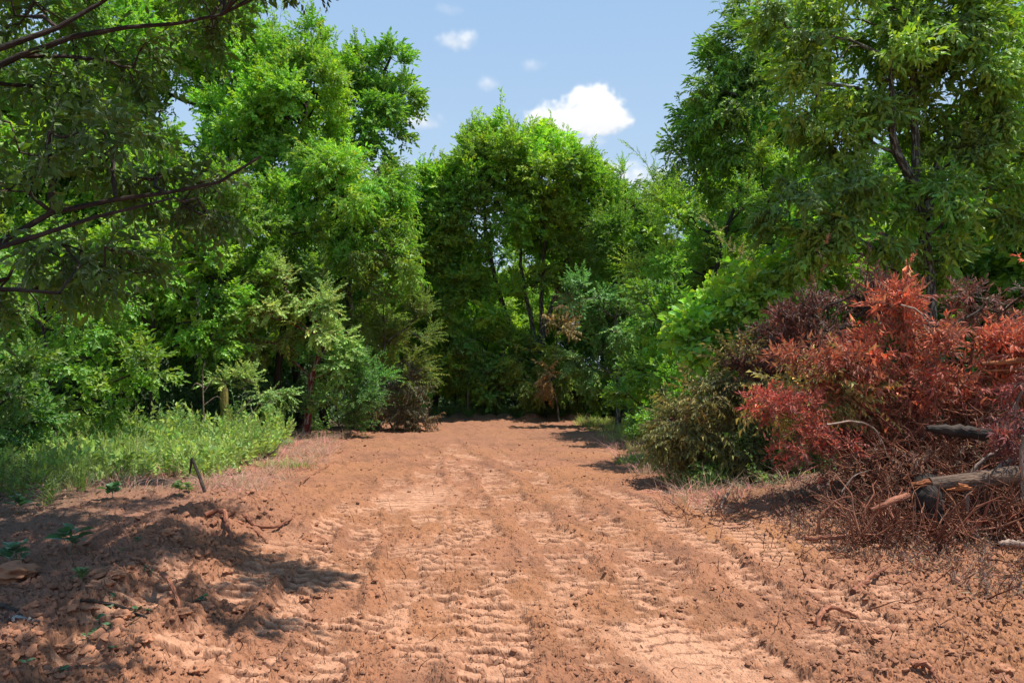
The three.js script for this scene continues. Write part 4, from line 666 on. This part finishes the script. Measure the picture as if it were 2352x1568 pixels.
// sticks on the ground
{
  const G = (list, lift = 0.045) => list.map(([px, py, up = 0]) => { const p = groundAt(px, py); p.y += lift + up; return p; });
  const st = (label, list, r, mat, lift) => woodLine('stick', label, 'stick', G(list, lift), [r, r * 0.9, r * 0.7, r * 0.4], mat, { sides: 6, jit: 0.9, n: 16 });
  st('long pale branch lying across the left edge of the clay', [[485, 1197], [545, 1190], [610, 1192], [690, 1189]], 0.022, BARK.soil, 0.025);
  st('thinner branch lying just below the long pale branch', [[535, 1202], [580, 1210], [615, 1212]], 0.014, BARK.soil, 0.02);
  st('curved soil-coloured root arching over the bank of soil', [[470, 1213, 0.02], [505, 1212, 0.09], [524, 1228, 0.06], [528, 1255, 0]], 0.026, BARK.soil, 0.02);
  st('short brown stick slanting down the shaded bank', [[370, 1360, 0.1], [392, 1392, 0.05], [430, 1425, 0.0]], 0.018, BARK.soil, 0.02);
  st('long dark twig lying on the shaded bank', [[185, 1388], [260, 1400], [330, 1425], [375, 1440]], 0.012, BARK.dark, 0.02);
  st('dark stick lying at the left edge of the picture', [[-10, 1392], [60, 1392], [140, 1382]], 0.016, BARK.dark, 0.02);
  st('thin wand leaning at the left edge of the clay', [[690, 1115], [725, 1090], [770, 1066]], 0.010, BARK.soil, 0.04);
  st('lichen-spotted chunk of branch lying at the left edge, low on the shaded bank', [[20, 1425], [60, 1436], [85, 1450]], 0.03, BARK.red, 0.02);
  st('stubby root bulging from the clay at the lower right', [[1880, 1440, -0.02], [1890, 1425, 0.05], [1930, 1416, 0.03], [1970, 1412, -0.01]], 0.02, BARK.soil, 0.02);
  st('root running up through the branch shadow at the right', [[1960, 1375], [1995, 1345, 0.02], [2040, 1322, 0.03]], 0.022, BARK.soil, 0.02);
  st('pale stake lying at the foot of the right bushes', [[1655, 1172, 0], [1668, 1155, 0.05], [1682, 1135, 0.1]], 0.014, BARK.pale, 0.01);
  st('curved root lying in the lower right corner', [[2095, 1535], [2130, 1545, 0.03], [2160, 1580]], 0.016, BARK.soil, 0.02);
  st('thin branch in the grass at the left clay edge', [[600, 1058, 0.02], [625, 1054, 0.1], [648, 1036, 0.2]], 0.016, BARK.dark, 0.02);
  // forked snag
  const b = groundAt(474, 1132), t = thing('snag', 'dark forked dead stick standing at the left edge of the clay', 'stick', b), top = at(440, 1052, -b.z + 0.2).sub(b), foot = at(435, 1088, -b.z + 0.25).sub(b);
  part('stem', new MB().tube([V(0, -0.05, 0), top.clone().multiplyScalar(0.5), top], [0.022, 0.02, 0.016], 6, true).geometry(), BARK.dark, t);
  part('fork', new MB().tube([top, foot.clone().lerp(top, 0.5), foot], [0.016, 0.014, 0.01], 6, true).geometry(), BARK.dark, t);
  // mossy stub and the bare dead saplings at the wood edge
  const ms = groundAt(515, 1022); woodLine('tree_stub', 'broken mossy yellow tree stub among the weeds at the left', 'tree stub', [ms.clone().add(V(0, -0.1, 0)), at(516, 950, -ms.z), at(513, 892, -ms.z)], [0.10, 0.09, 0.075], BARK.moss, { sides: 10, part: 'trunk' });
  const dead = (label, px, D, brs) => { const base = at(px, 900, D); base.y = heightAt(base.x, base.z) - 0.05; const o = thing('dead_sapling', label, 'dead sapling', base); brs.forEach((l, i) => { const q = l.map(([x, y]) => at(x, y, D + 0.1 * i).sub(base)); part(i ? 'branch' : 'stem', new MB().tube(new THREE.CatmullRomCurve3(q).getSpacedPoints(8), Array.from({ length: 9 }, (_, k) => (i ? 0.012 : 0.02) * (1 - k / 12)), 5).geometry(), BARK.pale, o); }); };
  dead('bare dead sapling with branching twigs left of the mossy stub', 468, 15.6, [[[468, 1010], [466, 920], [465, 850], [470, 830]], [[468, 900], [490, 870], [512, 850]], [[468, 890], [450, 880], [438, 895]], [[468, 930], [500, 910], [512, 925]]]);
  dead('bare pale dead twigs right of the mossy stub', 535, 15.4, [[[528, 1020], [535, 960], [560, 935], [580, 915]], [[535, 970], [545, 950], [570, 925]], [[560, 985], [575, 960], [590, 945]], [[620, 1000], [640, 985], [650, 965]]]);
}

// ------------------------------------------------------------------ grass, weeds, seedlings
function bladeTuft(seed, n, h, spreadR, w = 0.006, lean = 0.5) {
  const r = rngOf(seed), pos = [], col = [], idx = [];
  for (let k = 0; k < n; k++) {
    const a = r() * 6.283, d = Math.sqrt(r()) * spreadR, x = Math.cos(a) * d, z = Math.sin(a) * d, H = h * (0.5 + 0.7 * r()), la = a + (r() - 0.5) * 2, le = lean * H * (0.3 + r()), wx = Math.cos(la + 1.57) * w, wz = Math.sin(la + 1.57) * w, b = pos.length / 3, c = 0.7 + 0.6 * r(), st = r() < 0.2 ? [2.2, 1.3, 2.2] : [1, 1, 1];
    for (const [t, ww] of [[0, 1], [0.55, 0.8]]) { const e = le * t * t, yy = H * t * (1 - 0.12 * t); pos.push(x + Math.cos(la) * e - wx * ww, yy, z + Math.sin(la) * e - wz * ww, x + Math.cos(la) * e + wx * ww, yy, z + Math.sin(la) * e + wz * ww); }
    pos.push(x + Math.cos(la) * le, H * 0.86, z + Math.sin(la) * le);
    for (let q = 0; q < 5; q++) col.push(c * st[0], c * st[1], c * st[2]);
    idx.push(b, b + 1, b + 2, b + 1, b + 3, b + 2, b + 2, b + 3, b + 4);
  }
  const g = new THREE.BufferGeometry(); g.setAttribute('position', new THREE.Float32BufferAttribute(pos, 3)); g.setAttribute('color', new THREE.Float32BufferAttribute(col, 3)); g.setIndex(idx); return g;
}
const tufts = [1, 2, 3, 4].map((i) => bladeTuft(i, 26, 0.34, 0.13, 0.005, 0.8));
scatter('grass', 'bright green grass and weeds along the left wood edge', 'grass', tufts, LEAF.grass, 1100, (r) => {
  const D = 11.2 + 6.2 * r(), x = -3.6 - 0.045 * D - 5.2 * r(), f = surface(x, -D); if (f.c > 0.55 || n2(x * 1.2, D * 1.2) < -0.45) return null; const k = 0.75 + 0.5 * r(), s = mix(0.3, 1.0, sstep(11.3, 15.5, D)) * (0.6 + 0.6 * r()) * mix(0.5, 1, sstep(0.5, 0.1, f.c));
  return { m: pose(V(x, f.h - 0.01, -D), (r() - 0.5) * 0.3, r() * 6.3, (r() - 0.5) * 0.3, s), c: [0.36 * k, 0.48 * k, 0.06 * k] };
});
const featherWeeds = [0, 1, 2].map((i) => spray(700 + i, { l: 0.055, w: 0.014, n: 20, len: 0.5, spread: 0.9, taper: true, bend: -0.2, roll: 2 }).g);
scatter('weeds', 'feathery pale green weeds growing in the grass at the left', 'weeds', [...featherWeeds, ...SP.small.v.map((q) => q.g), ...SP.pale.v.slice(0, 2).map((q) => q.g)], LEAF.grass, 5200, (r) => {
  const D = 10.4 + 6.2 * r(), x = -3.5 - 0.04 * D - 5.2 * r(), f = surface(x, -D), nn = n2(x * 0.9 + 7, D * 0.9); if (f.c > 0.5 || nn < -0.3) return null; const k = 0.75 + 0.5 * r(), up = (0.12 + 0.6 * clamp(0.4 + nn)) * Math.pow(r(), 1.3) * sstep(11.0, 16, D) * sstep(0.5, 0.1, f.c);
  return { m: pose(V(x, f.h + up * 0.8, -D), (r() - 0.5) * 1.5, r() * 6.3, (r() - 0.5) * 1.5, 0.6 + 0.6 * r()), c: [0.34 * k, 0.50 * k, 0.085 * k] };
});
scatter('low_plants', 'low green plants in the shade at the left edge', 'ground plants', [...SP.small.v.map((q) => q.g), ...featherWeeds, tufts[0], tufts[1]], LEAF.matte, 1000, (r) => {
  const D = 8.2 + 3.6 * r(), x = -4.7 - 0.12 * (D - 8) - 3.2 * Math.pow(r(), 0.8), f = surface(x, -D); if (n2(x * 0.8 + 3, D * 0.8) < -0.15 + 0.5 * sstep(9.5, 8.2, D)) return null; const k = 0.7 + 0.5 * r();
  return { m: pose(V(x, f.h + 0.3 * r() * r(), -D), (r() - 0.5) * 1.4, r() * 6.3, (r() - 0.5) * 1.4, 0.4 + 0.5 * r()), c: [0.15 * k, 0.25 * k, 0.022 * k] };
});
scatter('shade_grass', 'dim grass under the trees at the far end of the clearing', 'grass', tufts, LEAF.grass, 1300, (r) => { const D = 25.6 + 3 * r(), x = -3.4 + 6.4 * r(), f = surface(x, -D), k = 0.7 + 0.5 * r(); return { m: pose(V(x, f.h - 0.01, -D), (r() - 0.5) * 0.3, r() * 6.3, (r() - 0.5) * 0.3, 0.8 + 0.6 * r()), c: [0.16 * k, 0.30 * k, 0.035 * k] }; });  // same tufts in a darker tint, dimmed by colour for the shade
scatter('verge_grass', 'patchy bright grass along the right verge of the clearing', 'grass', tufts, LEAF.grass, 520, (r) => { const D = 11.5 + 13 * r(), x = rightEdge(D) - 0.55 + 1.5 * r(), f = surface(x, -D), k = 0.7 + 0.5 * r(); if (n2(x * 0.9 + 60, D * 0.7) < 0.0) return null; return { m: pose(V(x, f.h - 0.01, -D), (r() - 0.5) * 0.4, r() * 6.3, (r() - 0.5) * 0.4, 0.35 + 0.5 * r()), c: [0.34 * k, 0.45 * k, 0.07 * k] }; });
scatter('undergrowth', 'low leafy undergrowth in the shade of the wood', 'undergrowth', SP.small.v.map((s) => s.g), LEAF.green, 34000, (r) => {
  const D = 13 + 30 * r(), x = (r() * 2 - 1) * (6 + D * 0.62), c = clearing(x, D); if (c > 0.02 || (D < 24.6 && x > leftEdge(D) - 0.8 - (D < 17 ? 3.5 : 0) && x < rightEdge(D) + 0.8)) return null; const tall = (0.4 + 1.5 * clamp(0.5 + n2(x * 0.35, D * 0.35))) * (D > 27 ? 1.7 : 1), y = heightAt(x, -D) + tall * r(), k = 0.7 + 0.6 * r();
  return { m: pose(V(x, y, -D), -1.2 + (r() - 0.5) * 1.4, r() * 6.3, (r() - 0.5) * 1.2, 0.8 + 0.7 * r()), c: [0.06 * k, 0.15 * k, 0.022 * k] };
});
scatter('straw', 'dry straw and dead grass along the edges of the clay', 'straw', [5, 6, 7].map((i) => bladeTuft(i, 14, 0.16, 0.14, 0.003, 2.2)), LEAF.grass, 1100, (r) => {
  const left = r() < 0.6, D = left ? 9.5 + 9 * r() : 9 + 9 * r(), x = left ? leftEdge(D) + 0.2 + (r() - 0.6) * 2.6 : rightEdge(D) - 0.1 + (r() - 0.5) * 1.6, f = surface(x, -D), k = 0.7 + 0.5 * r(); if (n2(x, D) < -0.2) return null;
  return { m: pose(V(x, f.h, -D), (r() - 0.5) * 0.5, r() * 6.3, (r() - 0.5) * 0.5, 0.6 + 0.8 * r()), c: [0.40 * k, 0.26 * k, 0.14 * k] };
});
// tufts of grass one can point at, at the right edge
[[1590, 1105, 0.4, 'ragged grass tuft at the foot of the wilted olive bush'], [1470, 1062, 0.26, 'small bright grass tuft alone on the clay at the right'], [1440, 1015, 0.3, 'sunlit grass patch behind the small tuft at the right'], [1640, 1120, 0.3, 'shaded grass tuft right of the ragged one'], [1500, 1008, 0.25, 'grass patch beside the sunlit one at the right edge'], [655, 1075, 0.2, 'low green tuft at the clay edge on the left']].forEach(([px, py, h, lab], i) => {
  const p = groundAt(px, py), t = thing('grass_tuft', lab, 'grass tuft', p); const m = LEAF.grass.clone(); m.color.setRGB(0.25, 0.42, 0.05); if (i === 3) m.color.setRGB(0.09, 0.2, 0.04);  // the shaded tuft carries its shade in a darker blade colour
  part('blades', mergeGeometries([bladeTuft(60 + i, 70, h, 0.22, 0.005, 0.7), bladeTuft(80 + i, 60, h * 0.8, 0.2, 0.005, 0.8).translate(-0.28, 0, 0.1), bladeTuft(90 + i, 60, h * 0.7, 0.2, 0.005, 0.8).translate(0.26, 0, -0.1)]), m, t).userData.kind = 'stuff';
});
// leafy weeds standing at the wood edge
const forbLeaf = single(leafGeo(0.15, 0.032, { hi: true, droop: 0.35, fold: 0.2 }), [1, 1, 1]), forbMat = LEAF.grass.clone(); forbMat.color.setRGB(0.13, 0.28, 0.06);
[[375, 935, 14.6, 'upright weed with narrow leaves, leftmost of the tall weeds'], [415, 925, 14.8, 'tall narrow-leaved weed just left of the bare dead sapling'], [455, 955, 14.4, 'narrow-leaved weed below the bare dead sapling'], [548, 880, 16, 'tall lance-leaved weed above the mossy stub'], [600, 985, 15, 'leafy weed right of the mossy stub'], [240, 965, 14, 'leafy weed at the left of the sunlit grass'], [150, 985, 13.4, 'leafy weed beside the shaded left bush'], [650, 1010, 15.6, 'small weed at the clay end of the sunlit grass'], [330, 975, 13.8, 'leafy weed in the middle of the sunlit grass']].forEach(([px, py, D, lab], i) => {
  const base = at(px, 1000, D), h0 = heightAt(base.x, -D); base.y = h0; const top = at(px + 4, py, D).sub(base), t = thing('weed', lab, 'weed', base), r = rngOf(300 + i);
  for (let s = 0; s < 3; s++) {
    const end = top.clone().multiplyScalar(1 - 0.18 * s).add(V((s - 1) * 0.16, 0, (r() - 0.5) * 0.3)), mid = end.clone().multiplyScalar(0.5).add(V(0.02, 0.03, 0));
    part('stem', new MB().tube([V((s - 1) * 0.04, 0, 0), mid, end], [0.006, 0.005, 0.003], 4).geometry(), forbMat, t);
    for (let k = 0; k < 16; k++) { const u = 0.3 + 0.7 * k / 15, p = u < 0.5 ? V(0, 0, 0).lerp(mid, u * 2) : mid.clone().lerp(end, u * 2 - 1), a = k * 2.4 + s, d = V(Math.cos(a), 0.6 + 0.5 * (u > 0.9), Math.sin(a)); const m = part('leaf', forbLeaf, forbMat, t); m.applyMatrix4(basis(d, r, 0.3).scale(V(1, 1, 1).multiplyScalar(0.65 + 0.4 * r())).setPosition(p)); }
  }
});
// seedlings on the shaded bank
const seedLeaf = single(leafGeo(0.075, 0.055, { hi: true, droop: 0.15, wide: 0.4 }), [1, 1, 1]), seedMats = [[0.05, 0.16, 0.03], [0.045, 0.145, 0.04], [0.15, 0.25, 0.04]].map((c) => { const m = LEAF.matte.clone(); m.color.setRGB(...c); return m; });
[[408, 1140, 1.9, 2, 'young shoot with several bright leaves behind the bank of soil'], [430, 1130, 1.4, 2, 'bright leafy shoot just right of another behind the bank'], [160, 1275, 2.3, 0, 'dense round seedling clump in the left shade'], [185, 1345, 1.0, 2, 'yellow-green seedling by the shaded hollow'], [30, 1305, 2.2, 0, 'dark leafy clump at the left edge'], [255, 1150, 1.8, 0, 'leafy seedling in the shade left of the bank'], [40, 1180, 2, 0, 'shaded leafy plant at the left edge below the bushes']].forEach(([px, py, s, mi, lab], i) => seedling(px, py, s, mi, lab, 'plant', null, 700 + i, i > 1 ? 14 : 9));
[[205, 1385], [250, 1382], [257, 1400], [310, 1392], [340, 1408], [225, 1417], [197, 1440], [222, 1441], [255, 1465], [250, 1487], [315, 1425], [312, 1248], [470, 1366], [460, 1380], [345, 1320], [330, 1310], [280, 1270], [215, 1320], [145, 1545], [60, 1520]].forEach(([px, py], i) => seedling(px, py, 0.45 + 0.25 * hash(i, 2), i % 2, 'tiny green seedling sprouting from the shaded clay', 'seedling', 'tiny seedlings on the shaded clay', 800 + i, 4));
function seedling(px, py, s, mi, lab, cat, group, seed, n) {
  const p = groundAt(px, py), t = thing(cat === 'seedling' ? 'seedling' : 'leafy_plant', lab, cat, p, group), r = rngOf(seed), H = (n > 5 ? 0.09 : 0.03) * s;
  part('stem', new MB().tube([V(0, -0.02, 0), V(0.01 * s, H * 0.6, 0), V(0, H, 0)], [0.004, 0.003, 0.002], 4).geometry(), seedMats[mi], t);
  for (let k = 0; k < n; k++) { const a = k * 2.399 + r(), u = n > 5 ? k / n : 0.9, d = V(Math.cos(a), 0.25 + 0.5 * r(), Math.sin(a)), m = part('leaf', seedLeaf, seedMats[mi], t); m.applyMatrix4(basis(d, r, 0.4).scale(V(1, 1, 1).multiplyScalar(s * (0.6 + 0.4 * r()))).setPosition(V((r() - 0.5) * 0.04 * s, H * (0.4 + 0.6 * u), (r() - 0.5) * 0.04 * s))); }
}
// leafy sprig hanging into the top of the sky
for (const [px, lab] of [[655, 'leafy twig tip hanging into the sky at the top edge, the left one'], [740, 'leafy twig tip hanging into the sky at the top edge, the right one']]) {
  const o = at(px, -40, 8.4), t = thing('twig_tip', lab, 'twig', o), r = rngOf(px), list = []; part('twig', new MB().tube([V(-0.5, 0.35, 0), V(-0.15, 0.12, 0), V(0, 0, 0), V(0.06, -0.05, 0)], [0.008, 0.006, 0.004, 0.002], 4).geometry(), BARK.dark, t);
  for (let k = 0; k < 7; k++) list.push(makeSpray(V(-0.2 + 0.045 * k, 0.15 - 0.03 * k, (r() - 0.5) * 0.1), V((r() - 0.3), -0.8, (r() - 0.5)), 0.7, [0.05, 0.12, 0.02], r));
  foliage(list, 'near', t, 'leaves', r);
}

renderer.render(scene, camera);
